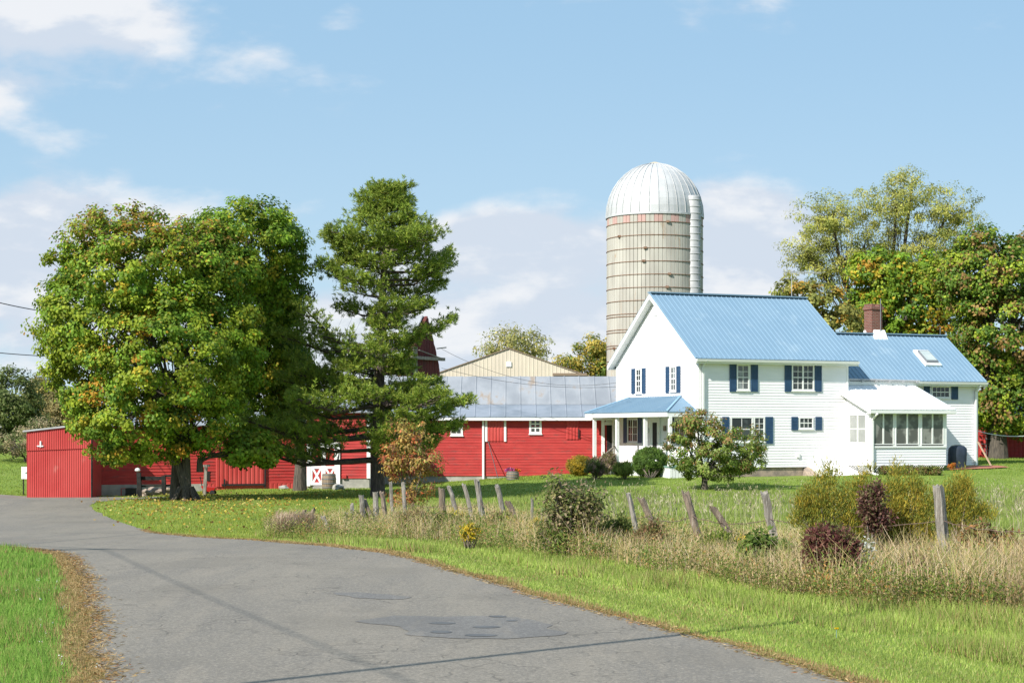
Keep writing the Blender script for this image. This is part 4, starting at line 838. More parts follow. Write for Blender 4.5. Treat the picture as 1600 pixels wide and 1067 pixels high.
# ------------------------------------------------------------------ cables and the pole that throws its shadow
def cable(name, pts, r, label, sag=0., mat='cable'):
    a, b = Vector(pts[0]), Vector(pts[1]); q = MB(); q.tube([a.lerp(b, t)-Vector((0, 0, sag*4*t*(1-t))) for t in np.linspace(0, 1, 24)], r, 5)
    return tag(q.build(name, M[mat]), label, 'cable')
def lift(p, h): return Vector(p)-Vector(TR)*(h/(-TR[2]))
g1, g2 = G(390, 1067), G(1062, 992); d = (g2-g1); A0 = lift(g1-d*3.2, 7.2); A1 = lift(g2+d*1.6, 6.6); A1.z = 6.6; A0.z = 7.2
tip = G(158, 858); th_ = 8.6; top = lift(tip, th_); pole = thing('utility_pole', 'weathered wooden utility pole with a crossarm beside the road left of the view', 'utility pole', (top.x, top.y, float(gz(top.x, top.y))))
q = MB(); q.tube([(0, 0, -1), (0, 0, th_)], [.16, .11], 10); q.build('shaft', M['wood'], pole); q = MB(); q.bar((-1.1, 0, th_-.4), (1.1, 0, th_-.4), .1, .12); q.build('crossarm', M['wood'], pole)
cable('overhead_cable', (A0, A1), .05, 'thick black overhead cable crossing the road nearest the viewer', .25)
g3 = G(500, 981); d3 = g3-tip; e3 = lift(tip+d3*2.6, 7.8); e3.z = 7.8; cable('overhead_cable', (top, e3), .013, 'thinner overhead cable running from the pole along the road', .3)
g4, g5 = G(40, 851), G(270, 831); d4 = g5-g4; cable('overhead_cable', (lift(g4-d4*2.2, 7.2), lift(g5+d4*1.0, 7.2)), .026, 'overhead cable crossing the far bend of the road', .2)
cable('overhead_cable', (top, P(205, 800, 44)-Vector((0, 0, 0))*0+Vector((-14, -10, 9))), .026, 'overhead cable from the pole towards the side road', .3)
cable('service_line', (P(-260, 380, 62), P(130, 493, 84)), .022, 'upper dark wire entering the maple crown at the left edge', .5); cable('service_line', (P(-260, 510, 62), P(200, 556, 84)), .018, 'lower dark wire entering the maple crown at the left edge', .4)
cable('service_line', (P(690, 545, 87), P(968, 597, 84.5)), .010, 'upper thin wire sagging over the grey barn roof', .75); cable('service_line', (P(690, 575, 87), P(968, 604, 84.5)), .010, 'lower thin wire sagging over the grey barn roof', .35)

# ------------------------------------------------------------------ old fence posts and barbed wire
POSTS = [ # top px,py  bottom px, ground row, width, label
 (1466, 757, 1480, 903, .125, 'w', 'tall weathered upright post beside the golden junipers, nearest and largest'),
 (1194, 768, 1217, 880, .115, 'w', 'pale upright post left of the golden junipers'),
 (1114, 792, 1163, 872, .12, 'b', 'steeply leaning split post first left of the pale upright post'),
 (1070, 768, 1099, 868, .10, 'b', 'dark slightly leaning post between two leaning posts right of the round yard bush'),
 (1001, 777, 1036, 852, .11, 'b', 'brown leaning post close beside a thin upright post below the round green bush'),
 (982, 769, 1000, 862, .085, 'w', 'thin nearly upright post below the round green bush'),
 (892, 771, 922, 852, .10, 'w', 'leaning post standing in the dark thorny bush'),
 (831, 778, 832, 838, .05, 'w', 'thin stake left of the dark thorny bush'),
 (794, 783, 822, 846, .105, 'b', 'brown leaning post touching a paler post below the flower barrel'),
 (777, 758, 795, 842, .095, 'w', 'pale leaning post directly behind the brown leaning one below the flower barrel'),
 (745, 750, 760, 842, .11, 'w', 'tall grey upright post below the white barn downspout'),
 (725, 755, 745, 838, .085, 'w', 'slim post leaning left of the tall grey post'),
 (702, 759, 724, 838, .09, 'w', 'light post leaning left, second left of the tall grey post'),
 (689, 762, 694, 832, .12, 'b', 'broad short post at the right side of the orange leaved sapling'),
 (630, 753, 634, 825, .09, 'w', 'post half hidden in the orange leaved sapling, right one'),
 (610, 752, 615, 825, .075, 'w', 'slim post half hidden in the orange leaved sapling, left one'),
 (596, 768, 606, 828, .10, 'b', 'short post leaning right against the square topped post by the pine trunk'),
 (586, 768, 590, 830, .12, 'w', 'square topped post in front of the pine trunk'),
 (569, 780, 590, 834, .09, 'b', 'tilted post crossing the foot of a grey post left of the pine trunk'),
 (564, 774, 572, 834, .11, 'w', 'grey upright post left of the pine trunk'),
 (550, 787, 552, 830, .08, 'w', 'low post between the grey post and the dry grass clump'),
 (541, 800, 541, 830, .06, 'w', 'tiny stub post in the dry grass before the low post'),
 (504, 806, 520, 838, .08, 'w', 'small post leaning left in dry grass, third from the left fence end'),
 (490, 794, 481, 834, .09, 'b', 'small post leaning right near the left end of the fence'),
 (476, 797, 471, 832, .085, 'b', 'leftmost small post at the end of the old fence')]
POSTPOS = []
for tx, ty, bx, by, w_, k, l in POSTS:
    w_ *= 1.25
    g = G(bx, by); t = P(tx, ty, g.y+random.uniform(-.12, .12)); g0_ = g-(t-g).normalized()*.25
    q = MB(); n = 7; rr0 = w_/2; c = []
    for i in range(n+1):
        f = i/n; p = g0_.lerp(t, f)+Vector((random.uniform(-1, 1), random.uniform(-1, 1), 0))*rr0*.14; c.append(p)
    base = len(q.v); m_ = 9; prof = [random.uniform(.8, 1.12) for _ in range(m_)]
    for i, p in enumerate(c):
        for j in range(m_):
            a = 2*math.pi*j/m_; r = rr0*prof[j]*(1+.08*math.sin(i*2.1+j))*(1 if i < n else .93); q.v.append((p.x+r*math.cos(a), p.y+r*math.sin(a), p.z+(random.uniform(-.05, .03) if i == n else 0)))
    for i in range(n):
        for j in range(m_): a = i*m_; b = a+m_; q.f.append((a+j, a+(j+1) % m_, b+(j+1) % m_, b+j)); q.m.append(0)
    q.v.append(tuple(c[-1]+Vector((0, 0, -.03)))); z_ = len(q.v)-1
    for j in range(m_): q.f.append((n*m_+j, n*m_+(j+1) % m_, z_)); q.m.append(0)
    o = q.build('fence_post', M['wood' if k == 'w' else 'wood2']); tag(o, l, 'fence post', 'old posts of the roadside fence'); POSTPOS.append((g, t))
main = [POSTPOS[i] for i in (0, 1, 3, 4, 6, 8, 10, 12, 15, 17, 19, 22)]
for frac, l in ((.62, 'upper rusty barbed wire strand along the old fence'), (.36, 'lower rusty barbed wire strand along the old fence')):
    pts = []; e = G(1660, 915); pts.append(Vector((e.x, e.y, e.z+1.25*frac)))
    for g, t in main: pts.append(g.lerp(t, frac)-Vector((0, .06, 0)))
    full = []
    for a, b in zip(pts[:-1], pts[1:]):
        for s in range(10): f = s/10; full.append(a.lerp(b, f)-Vector((0, 0, .10*4*f*(1-f)+.012*math.sin(s*3))))
    full.append(pts[-1]); q = MB(); q.tube(full, .0055, 4)
    for a, b in zip(full[:-1], full[1:]):
        c = (a+b)/2; q.bar(c+Vector((-.012, 0, -.02)), c+Vector((.012, 0, .02)), .004); q.bar(c+Vector((.012, 0, -.02)), c+Vector((-.012, 0, .02)), .004)
    tag(q.build('barbed_wire', M['wire']), l, 'wire')

# ------------------------------------------------------------------ foliage
def unit(v): return v/(np.linalg.norm(v, axis=-1, keepdims=True)+1e-9)
def leaves(name, pos, dirs, L, Wd, cols, mat, parent=None, fold=.25, nrm=None):
    """one small folded leaf (four-point blade) per row"""
    n = len(pos); d = unit(dirs)
    if nrm is not None: nrm = unit(nrm); d = unit(d-nrm*(d*nrm).sum(1, keepdims=True)*.85); r = unit(np.cross(d, nrm)); u = np.cross(r, d)
    else: r = unit(np.cross(d, unit(R.normal(size=(n, 3))))); u = np.cross(r, d)
    L = np.broadcast_to(L, n)[:, None]; Wd = np.broadcast_to(Wd, n)[:, None]; m = pos+d*L*.45+u*L*fold*.3
    V = np.stack([pos, m+r*Wd/2, pos+d*L, m-r*Wd/2], 1).reshape(-1, 3); F = np.arange(4*n).reshape(n, 4)
    return link(name, npmesh(name, V, 4, F, np.repeat(cols, 4, 0)), mat, parent)
def blades(name, pos, h, w, lean, cols, mat, kind='stuff', parent=None, seg=1):
    n = len(pos); h = np.broadcast_to(h, n); w = np.broadcast_to(w, n); a = R.random(n)*2*np.pi; ld = np.stack([np.cos(a), np.sin(a), 0*a], 1)*(lean*R.random(n))[:, None]
    fa = R.normal(0, .6, n); s = np.stack([np.cos(fa), np.sin(fa), 0*fa], 1)*w[:, None]/2; up = np.array([0, 0, 1.])
    if seg == 1:
        V = np.stack([pos-s, pos+s, pos+(up+ld)*h[:, None]], 1).reshape(-1, 3); F = np.arange(3*n).reshape(n, 3); c = np.repeat(cols, 3, 0); nv = 3
    else:
        m = pos+(up+ld*.35)*(h*.55)[:, None]; t = pos+(up*.93+ld)*h[:, None]
        V = np.stack([pos-s, pos+s, m+s*.75, m-s*.75, t-s*.25, t+s*.25], 1).reshape(-1, 3); i = np.arange(n)[:, None]*6; F = np.concatenate([i+[0, 1, 2, 3], i+[3, 2, 5, 4]]); c = np.repeat(cols, 6, 0); nv = 4
    o = link(name, npmesh(name, V, nv, F, c), mat, parent)
    return o
def pal(n, cols, w=None, var=.18):
    c = np.array(cols, float); w = np.array(w if w is not None else [1]*len(c), float); i = R.choice(len(c), n, p=w/w.sum()); v = c[i]*(1+R.normal(0, var, (n, 1))); return np.clip(v, .003, .9)
def ell(px, py, rx, ry, Y, dy=0., k=1.):
    c = P(px, py, Y+dy); s = Y/FPX; return (np.array(c), np.array([rx*s, rx*s*k, ry*s]))
def crown_clusters(E, n, shell=.42, seed=None):
    vol = np.array([e[1][0]*e[1][2] for e in E]); out = []
    while len(out) < n:
        i = R.choice(len(E), p=vol/vol.sum()); c, r = E[i]; d = unit(R.normal(size=3)); f = 1-shell*R.random()**1.3; p = c+d*r*f; inn = False
        for j, (c2, r2) in enumerate(E):
            if j != i and (((p-c2)/r2)**2).sum() < .42: inn = True; break
        if not inn: out.append((p, d, f, i))
    return out
def tree(name, label, cat, E, base, trunk_r, n_cl, per, cr, ls, colf, group=None, limbs=70, bark='bark', flat=.7, split=.38, shell=.42, lw=.75, trunks=None, droop=.25, mat='leaf', tw=1.):
    base = Vector(base); t = thing(name, label, cat, base, 0, group)
    cl = crown_clusters(E, n_cl, shell); b = np.array(base)
    q = MB(); top = sum((e[0] for e in E))/len(E); th = max(1.0, (top[2]-b[2])); sp = b+np.array([0, 0, th*split])
    wob = lambda s: (R.random(3)-.5)*s
    tr_pts = [(0, 0, -.3), tuple(wob(.1)+[0, 0, th*split*.5]), (0, 0, th*split)]
    q.tube(tr_pts, [trunk_r*1.35, trunk_r, trunk_r*.85], 10)
    mains = []
    for e in E:
        tgt = e[0]-b; s0 = np.array([0, 0, th*split*(.8+.2*R.random())]); mid = s0*.45+tgt*.55+wob(th*.08)+np.array([0, 0, th*.03]); end = tgt+np.array([0, 0, e[1][2]*.35]); pts = [s0-[0, 0, .1], s0*.75+mid*.25+wob(.1), mid, tgt, end]
        q.tube(pts, [trunk_r*.62, trunk_r*.5, trunk_r*.36, trunk_r*.22, trunk_r*.08], 7); mains.append(pts)
    for k in R.choice(len(cl), min(limbs, len(cl)), replace=False):
        p, d, f, i = cl[k]; m = mains[i]; s = np.array(m[int(R.integers(1, 4))]); e = p-b; mid = (s+e)/2+wob(.3)+np.array([0, 0, .1]); q.tube([s, mid, e], [trunk_r*.2*tw, trunk_r*.11*tw, trunk_r*.035*tw], 5, False)
    q.build('trunk', M[bark], t)
    C = np.array([c[0] for c in cl]); n = n_cl*per; ci = np.repeat(np.arange(n_cl), per); rs = (cr*(.6+.7*R.random(n_cl)))[ci][:, None]
    o = unit(R.normal(size=(n, 3)))*(R.random((n, 1))**.45)*rs; o[:, 2] *= flat; pos = C[ci]+o-b
    dr = R.normal(size=(n, 3)); dr[:, 2] -= droop*3
    outw = unit(np.array([c[1]/E[c[3]][1] for c in cl]))[ci]; nrm = outw*.75+unit(o)*.55+R.normal(size=(n, 3))*.38+[0, 0, .35]
    cols = colf(pos+b, ci, n_cl, n); L = ls*(.7+.6*R.random(n)); leaves('crown', pos, dr, L, L*lw, cols, M[mat], t, .15, nrm); return t
def cf(cols, w, clv=.16, lv=.16, topc=None, topw=0., zr=(0, 1)):
    def f(p, ci, nc, n):
        c = np.array(cols, float); w_ = np.array(w, float)/sum(w); k = R.choice(len(c), nc, p=w_); kk = np.where(R.random(n) < .35, R.choice(len(c), n, p=w_), k[ci]); col = c[kk]
        if topc is not None: f_ = np.clip((p[:, 2]-zr[0])/(zr[1]-zr[0]), 0, 1)*topw; m = R.random(n) < f_; col = np.where(m[:, None], np.array(topc)[None], col)
        return np.clip(col*(1+R.normal(0, clv, nc))[ci][:, None]*(1+R.normal(0, lv, (n, 1))), .004, .8)
    return f
GR = (.175, .29, .028); YG = (.31, .38, .035); DG = (.10, .19, .024); OR = (.50, .27, .03); YE = (.46, .38, .04); BR = (.28, .16, .05)
# big maple, front
g = G(290, 781)
def Zp(py, Y): return CH+(HY-py)*Y/FPX
YM = g.y
mfn = cf([GR, YG, DG, YE, OR], [4, 4.4, .9, .6, .32], topc=(.30, .19, .05), topw=.45, zr=(Zp(430, YM), Zp(320, YM)))
E1 = [ell(205, 420, 130, 100, YM), ell(300, 430, 105, 85, YM, .6), ell(160, 500, 108, 105, YM), ell(150, 590, 80, 95, YM, -.2), ell(255, 560, 125, 125, YM, -.9), ell(320, 545, 95, 115, YM, .2), ell(215, 645, 105, 80, YM, -.5), ell(290, 655, 70, 60, YM, -.6)]
tree('maple_tree', 'broad green maple turning yellow and brown on top, at the driveway corner', 'tree', E1, g, .17, 1050, 110, .40, .125, mfn, limbs=110, split=.36)
g2_ = G(468, 767); YN = g2_.y+.0
E2 = [ell(385, 385, 92, 78, YM+3.5), ell(435, 430, 52, 88, YM+5), ell(415, 520, 64, 100, YM+7.5), ell(395, 610, 75, 75, YM+8.5), ell(450, 600, 46, 80, YM+9.5), ell(350, 400, 50, 60, YM+1.5)]
tree('maple_tree', 'second green maple with a dark lone trunk standing between the big maple and the pine', 'tree', E2, g2_, .25, 640, 115, .44, .13, cf([GR, YG, DG, YE], [5, 3.4, 1.6, .4]), limbs=70, split=.3)
E2b = [ell(388, 702, 46, 27, YM+.5), ell(405, 706, 33, 22, YM+.8)]
gb = G(318, 781); tree('low_bough', 'leafy low green bough hanging right of the big maple trunk', 'branch', E2b, Vector((g.x+.5, YM+.1, g.z+1.3)), .10, 46, 90, .36, .15, cf([GR, YG, (.2, .22, .03), OR], [5, 5, 1.2, .5]), limbs=24, split=.2)
q = MB(); s0 = Vector((g.x, g.y, g.z)); q.tube([s0+Vector((-.45, .25, -.3)), s0+Vector((-.36, .2, 1.2)), s0+Vector((-.5, .1, 2.6)), s0+Vector((-1.2, 0, 4.2))], [.21, .18, .16, .12], 10)
q.tube([s0+Vector((.1, -.1, -.3)), s0+Vector((.0, -.1, .5)), s0+Vector((-.25, -.1, 1.3)), s0+Vector((-.3, -.05, 2.2))], [.22, .17, .12, .06], 9)
for a in range(7): an = a*.9+.3; q.tube([s0+Vector((math.cos(an)*.2, math.sin(an)*.2, .45)), s0+Vector((math.cos(an)*.45, math.sin(an)*.45, .05)), s0+Vector((math.cos(an)*.8, math.sin(an)*.8, -.15))], [.10, .08, .05], 7)
bt = bpy.data.objects['maple_tree']; tb = q.build('side_trunk', M['bark']); tb.parent = bt; tb.data.transform(Matrix.Translation(-s0))
# pine
gp_ = G(590, 776); YK = gp_.y; pine = thing('pine_tree', 'tall open crowned pine with irregular boughs in the middle of the view', 'tree', gp_)
prof = np.array([(283, 5, 8), (295, 20, 26), (320, 38, 42), (340, 58, 54), (358, 102, 96), (375, 104, 112), (400, 100, 118), (430, 118, 122), (455, 124, 122), (490, 140, 108), (503, 140, 122), (518, 150, 58), (575, 168, 56), (596, 165, 84), (625, 132, 134), (655, 152, 152), (685, 172, 142), (700, 158, 100)], float)
q = MB(); bpos = np.array(gp_); tips = []; s_ = YK/FPX
def trunk_at(py): x = np.interp(py, [283, 450, 600, 770], [606, 598, 592, 590]); return np.array(P(x, py, YK))-bpos
tp = [trunk_at(y) for y in (785, 730, 650, 560, 470, 380, 320, 288)]; q.tube(tp, [.30, .25, .22, .18, .14, .09, .05, .02], 10)
y = 292.; k0 = 0
while y < 694:
    k0 += 1; nb = 6 if y < 420 else 5
    for k in range(nb):
        az = 2*np.pi*(k+.5*R.random())/nb+k0*1.1; Lr = np.interp(y, prof[:, 0], prof[:, 2]); Ll = np.interp(y, prof[:, 0], prof[:, 1]); f = (math.cos(az)+1)/2; Lh = (Lr*f+Ll*(1-f))*s_*(.55+.56*R.random())*(1+.42*(1-f)*(y > 540))
        if abs(math.cos(az)) < .5: Lh *= .85
        if R.random() < .12 and 350 < y < 540: continue
        sl = (.42 if y < 360 else (.20 if y < 560 else .05))+.22*(R.random()-.5); yy = y+R.random()*14; a0 = trunk_at(min(760, yy+Lh*sl/s_)); d = np.array([math.cos(az), math.sin(az), 0]); e = a0+d*Lh+[0, 0, Lh*(sl+.1*R.random())]; mid = a0+d*Lh*.55+[0, 0, Lh*sl*.3-.06*Lh]
        r0 = .02+.016*Lh; q.tube([a0, mid, e], [r0, r0*.7, r0*.25], 5, False)
        side = np.array([-d[1], d[0], 0]); ns = int(3+Lh*2.1)
        for j in range(ns):
            f = .34+.64*(j+R.random()*.6)/ns; b0 = (a0*(1-f)+mid*f if False else (a0+(mid-a0)*min(1, f/.55) if f < .55 else mid+(e-mid)*(f-.55)/.45)); sd = 1 if j % 2 else -1; ln = (.30+.34*Lh*(1-f)+.25*R.random()); e2 = b0+(d*.6+side*sd*.9)*ln+[0, 0, ln*.28]; q.tube([b0, (b0+e2)/2-[0, 0, .03], e2], [r0*.4, r0*.28, .008], 4, False); 
            for h in (.35, .55, .8, 1.): tips.append((b0+(e2-b0)*h, d*.6+side*sd*.7, .8+.3*R.random()))
        for h in (.62, .8, .92, 1.): tips.append((mid+(e-mid)*(h-.55)/.45 if h > .55 else e, d, 1.))
    y += 17+R.random()*9 if y < 420 else (24+R.random()*12 if y < 560 else 15+R.random()*8)
q.build('trunk', M['pbark'], pine); T_ = np.array([t[0] for t in tips]); D_ = np.array([t[1] for t in tips]); nt_ = len(T_); m_ = R.random(len(T_)) < .93; T_, D_ = T_[m_], D_[m_]; nt_ = len(T_); K = 5; T2 = np.repeat(T_, K, 0)+R.normal(0, .13, (nt_*K, 3))*[1, 1, .9]+[0, 0, .07]; D2 = unit(np.repeat(D_, K, 0)+R.normal(0, .5, (nt_*K, 3))+[0, 0, .8])
per = 15; n = len(T2)*per; pos = np.repeat(T2, per, 0); cD = np.repeat(D2, per, 0); dr = unit(cD+R.normal(0, .62, (n, 3))); pos = pos+cD*(R.random((n, 1))*.14)
ctc = np.repeat(np.repeat(1+R.normal(0, .16, nt_), K), per)[:, None]; cols = pal(n, [(.21, .29, .04), (.27, .33, .05), (.14, .22, .035), (.34, .36, .06)], [4, 3, 2, 1.2], .14)*np.clip(ctc, .6, 1.4)
print('pine needles', n); leaves('crown', pos, dr, .16*(.8+.4*R.random(n)), .028, cols, M['needle'], pine, .0)
# small yard tree
g = G(1101, 765); E = [ell(1090, 672, 45, 36, g.y), ell(1140, 700, 58, 42, g.y, -.3), ell(1075, 700, 38, 40, g.y), ell(1115, 725, 55, 30, g.y, .2), ell(1165, 715, 34, 32, g.y)]
tree('young_apple_tree', 'small round yard tree with green and reddish leaves in front of the farmhouse', 'tree', E, g, .13, 270, 60, .25, .12, cf([(.20, .27, .05), (.27, .33, .09), (.12, .19, .03), (.38, .24, .10)], [4, 3, 2, 1.1], topc=(.36, .21, .08), topw=.5, zr=(Zp(700, g.y), Zp(645, g.y))), limbs=60, tw=.6, split=.28, lw=.5, shell=.6, droop=.5)
# orange sapling by the pine
g = G(645, 800); E = [ell(640, 690, 40, 40, g.y), ell(658, 735, 36, 42, g.y), ell(615, 720, 28, 40, g.y), ell(640, 775, 40, 24, g.y)]
tree('orange_sapling', 'scrubby sapling with orange autumn leaves on the fence line before the pine', 'tree', E, g, .05, 180, 26, .24, .11, cf([(.40, .27, .08), (.55, .15, .06), (.24, .26, .06), (.45, .30, .08), (.27, .13, .07)], [4, 1.5, 2, 2, 2]), limbs=70, bark='twig', split=.2, lw=.5, shell=.8, droop=.5)
# trees behind
def bt_(name, label, els, Y, gx, tr_r, n_cl, per, cr, ls, colf, **k):
    E = [ell(*e[:4], Y, e[4] if len(e) > 4 else 0) for e in els]; x = (gx-800)*Y/FPX; return tree(name, label, 'tree', E, (x, Y, float(gz(x, Y))), tr_r, n_cl, per, cr, ls, colf, group=k.pop('group', None), **k)
bt_('locust_tree', 'very tall airy yellow green tree with thin branches showing, behind the ell chimney', [(1300, 345, 70, 52), (1400, 320, 72, 50), (1480, 335, 62, 48), (1260, 400, 45, 38), (1350, 400, 70, 50), (1440, 390, 70, 45), (1425, 290, 45, 26), (1290, 430, 40, 30)], 120, 1370, .36, 560, 74, .58, .17, cf([(.40, .40, .09), (.48, .45, .12), (.30, .33, .08)], [3, 2, 2]), tw=.5, limbs=230, split=.35, shell=.8, lw=.42, droop=.4)
bt_('maple_tree', 'yellow and orange tinged maple behind the ell between the chimney and the reddish tree', [(1380, 430, 55, 48), (1420, 480, 60, 55), (1360, 500, 45, 60), (1450, 440, 50, 45), (1400, 560, 80, 60), (1455, 530, 50, 60), (1340, 560, 50, 50)], 112, 1405, .35, 440, 80, .62, .22, cf([GR, YG, (.50, .38, .04), (.48, .26, .03), DG], [4, 3.5, 1.2, .9, 1.2]), limbs=30)
bt_('bushy_tree', 'olive and orange bushy tree rising just over the main farmhouse roof', [(1245, 450, 32, 18), (1265, 480, 45, 38), (1300, 510, 50, 60), (1290, 570, 60, 50)], 106, 1280, .25, 190, 75, .55, .20, cf([(.32, .31, .08), (.24, .26, .06), (.46, .28, .05)], [4, 3, 1]), limbs=20)
bt_('maple_tree', 'huge reddish brown and green maple at the right edge beyond the farmhouse', [(1545, 420, 70, 70), (1600, 430, 75, 75), (1500, 440, 45, 60), (1580, 520, 95, 80), (1540, 590, 60, 70), (1600, 620, 75, 60), (1560, 640, 55, 35), (1660, 520, 80, 140)], 102, 1560, .45, 820, 95, .60, .19, cf([(.13, .21, .03), DG, (.33, .20, .07), (.36, .23, .08), YG], [4, 2, 1.6, .8, 3]), limbs=60)
bt_('shrubby_tree', 'sparse yellowing tree behind the beige gable', [(800, 532, 48, 26), (770, 548, 32, 20), (835, 545, 30, 22), (795, 565, 60, 20)], 150, 800, .2, 150, 36, .75, .24, cf([(.40, .37, .13), (.30, .31, .11), (.45, .36, .1)], [3, 2, 1]), limbs=90, shell=.8, lw=.5)
bt_('shrubby_tree', 'golden leaved tree just left of the silo', [(930, 545, 30, 26), (905, 560, 30, 22), (940, 575, 26, 26), (885, 575, 26, 18)], 138, 920, .2, 130, 46, .65, .24, cf([(.52, .40, .08), (.38, .34, .08), (.18, .25, .05)], [3, 2, 2]), limbs=50, shell=.7, lw=.5)
for i, (x, y_, rx, ry, Y, l, c) in enumerate(((20, 625, 42, 50, 118, 'dark green rounded tree at the far left edge behind the shed', [(.14, .18, .05), (.19, .21, .07), (.10, .14, .04)]), (72, 620, 34, 42, 128, 'olive and gold tree between the far left edge and the maple', [(.38, .31, .10), (.24, .23, .08), (.19, .21, .07)]), (-40, 620, 48, 60, 122, 'tall green tree mostly outside the left edge', [(.13, .17, .05), (.18, .2, .06)]), (105, 640, 36, 34, 124, 'brownish low tree half behind the maple crown above the shed roof', [(.3, .24, .1), (.2, .21, .07)]))):
    bt_('field_tree', l, [(x, y_, rx, ry), (x-rx*.4, y_+ry*.55, rx*.9, ry*.7), (x+rx*.4, y_+ry*.5, rx*.8, ry*.6)], Y, x, .2, 150, 70, .55, .17, cf(c, [3]+[2]*(len(c)-1)), limbs=20, split=.2)
bt_('field_tree', 'grey brown brushy thicket at the foot of the left edge trees', [(20, 690, 55, 22), (70, 680, 45, 28)], 108, 40, .1, 90, 60, .4, .13, cf([(.34, .27, .15), (.2, .22, .09), (.4, .33, .2)], [3, 3, 2]), limbs=40, split=.1)
# far wood all round the back
n = 26000; ang = R.uniform(-1.2, 1.2, n); rad = R.uniform(230, 300, n); x = rad*np.sin(ang); y_ = rad*np.cos(ang); lump = 3.5+1.6*np.sin(ang*37)+1.2*np.sin(ang*91+1); z = gz(x, y_)+R.random(n)**.8*lump
leaves('far_wood', np.stack([x, y_, z], 1), R.normal(size=(n, 3)), 1.3, 1.1, pal(n, [(.10, .13, .04), (.2, .17, .05), (.07, .10, .03)], [3, 1.5, 2]), M['leaf']); tag(bpy.data.objects['far_wood'], 'low distant line of mixed woodland behind the farm', 'woods', kind='stuff')

# ------------------------------------------------------------------ shrubs
def spires(cx, cy, wx, hy, n, sd):
    rg = np.random.default_rng(sd); out = []
    for i in range(n):
        u = rg.uniform(-1, 1); ry = rg.uniform(.26, .5)*hy*(1-.35*abs(u)); top = cy-hy*(1-.55*u*u)*rg.uniform(.5, 1.22); out.append((cx+u*wx, top+ry, rg.uniform(6, 12), ry*1.1))
        out.append((cx+u*wx*.9+rg.uniform(-8, 8), min(cy+hy*.8, top+ry*2.3), rg.uniform(14, 22), ry*.9))
    return out
def shrub(name, label, cat, px, pyb, els, n_cl, per, cr, ls, cols, w, lw=.5, up=0., group=None, stems=14, shell=.7, dy=0., loose=False):
    g = G(px, pyb); t = thing(name, label, cat, g, 0, group); E = [ell(*e, g.y+dy) for e in els]; cl = crown_clusters(E, n_cl, shell); C = np.array([c[0] for c in cl]); b = np.array(g)
    C[:, 2] = np.maximum(C[:, 2], b[2]+.08); q = MB()
    for k in range(stems): e = C[int(R.integers(len(C)))]-b; q.tube([(R.normal(0, .05), R.normal(0, .05), -.1), tuple(e*[.5, .5, .55]+R.normal(0, .04, 3)), tuple(e)], [.022, .014, .006], 4, False)
    if stems: q.build('stems', M['twig'], t)
    n = n_cl*per; ci = np.repeat(np.arange(n_cl), per); o = unit(R.normal(size=(n, 3)))*(R.random((n, 1))**.5)*cr*(.6+.7*R.random(n_cl))[ci][:, None]
    if up: o[:, 2] = np.abs(o[:, 2])*1.7
    dr = unit(o)*.7+R.normal(size=(n, 3))*.45+[0, 0, up]; L = ls*(.7+.6*R.random(n)); ow = unit((C-C.mean(0)))[ci]; nrm = ow*.7+unit(o)*.5+R.normal(size=(n, 3))*.45+[0, -.15, .3]; leaves('leaves', C[ci]+o-b, dr, L, L*lw, cf(cols, w)(C[ci], ci, n_cl, n), M['leaf'], t, .15, None if loose else nrm); return t
shrub('round_bush', 'clipped dark green round bush in front of the farmhouse porch', 'bush', 1016, 747, [(1016, 722, 28, 23)], 620, 70, .10, .05, [(.10, .18, .03), (.075, .14, .025), (.14, .22, .035)], [3, 2, 1.5], .7, shell=.2, dy=1.)
shrub('gold_bush', 'golden yellow bush by the right end of the red barn', 'bush', 906, 744, [(906, 728, 20, 15)], 260, 70, .12, .06, [(.38, .26, .02), (.30, .24, .03), (.16, .16, .03)], [4, 2, 1.5], shell=.5)
for i, (x, yb, rx, ry, l, c) in enumerate(((930, 748, 17, 13, 'pale green and brown perennial clump between the gold bush and the porch steps', [(.2, .22, .08), (.30, .2, .16), (.12, .17, .04)]), (948, 742, 13, 16, 'dusty pink seed heads of a tall perennial beside the steps', [(.34, .24, .2), (.2, .18, .08)]), (975, 748, 17, 10, 'low yellow green spiky leaved plant left of the round bush', [(.26, .30, .06), (.2, .26, .05)]))):
    shrub('garden_plant', l, 'plant', x, yb, [(x, yb-ry, rx, ry)], 60, 40, .12, .22, c, [1]*len(c), .16, 1.1, group='plants by the porch')
x0 = 1385
for i, (x, l) in enumerate(((1384, 'leftmost low reddish green plant under the screened porch'), (1403, 'second low plant from the left under the screened porch'), (1422, 'middle low plant under the screened porch'), (1441, 'second low plant from the right under the screened porch'), (1461, 'rightmost low brownish plant under the screened porch'))):
    shrub('border_plant', l, 'plant', x, 742, [(x, 735, 12, 5.5)], 40, 40, .11, .09, [(.18, .2, .05), (.26, .15, .07), (.12, .16, .04)], [3, 1+.4*i, 2], group='plants along the screened porch', stems=0)
shrub('mum_bush', 'bright orange mums at the corner of the screened porch', 'flowers', 1486, 738, [(1487, 727, 7, 6)], 14, 40, .08, .05, [(.65, .14, .02), (.5, .2, .03), (.12, .15, .03)], [3, 1, 1.5], stems=0)
gq = fb.location
for nm, dx, cl_, l in (('pink', -.12, (.62, .13, .38), 'pink mums in the left side of the half barrel'), ('orange', .2, (.75, .20, .03), 'orange mums in the right side of the half barrel')):
    n = 240; o = unit(R.normal(size=(n, 3)))*[.22, .2, .15]*(R.random((n, 1))**.3); o[:, 2] = np.abs(o[:, 2]); p = np.array([gq.x+dx, gq.y, gq.z+.40])+o*(1 if nm == 'pink' else .65); o_ = leaves(nm+'_mums', p, o, .07, .06, pal(n, [cl_, (.1, .15, .04)], [5, 1]), M['leaf']); tag(o_, l, 'flowers')
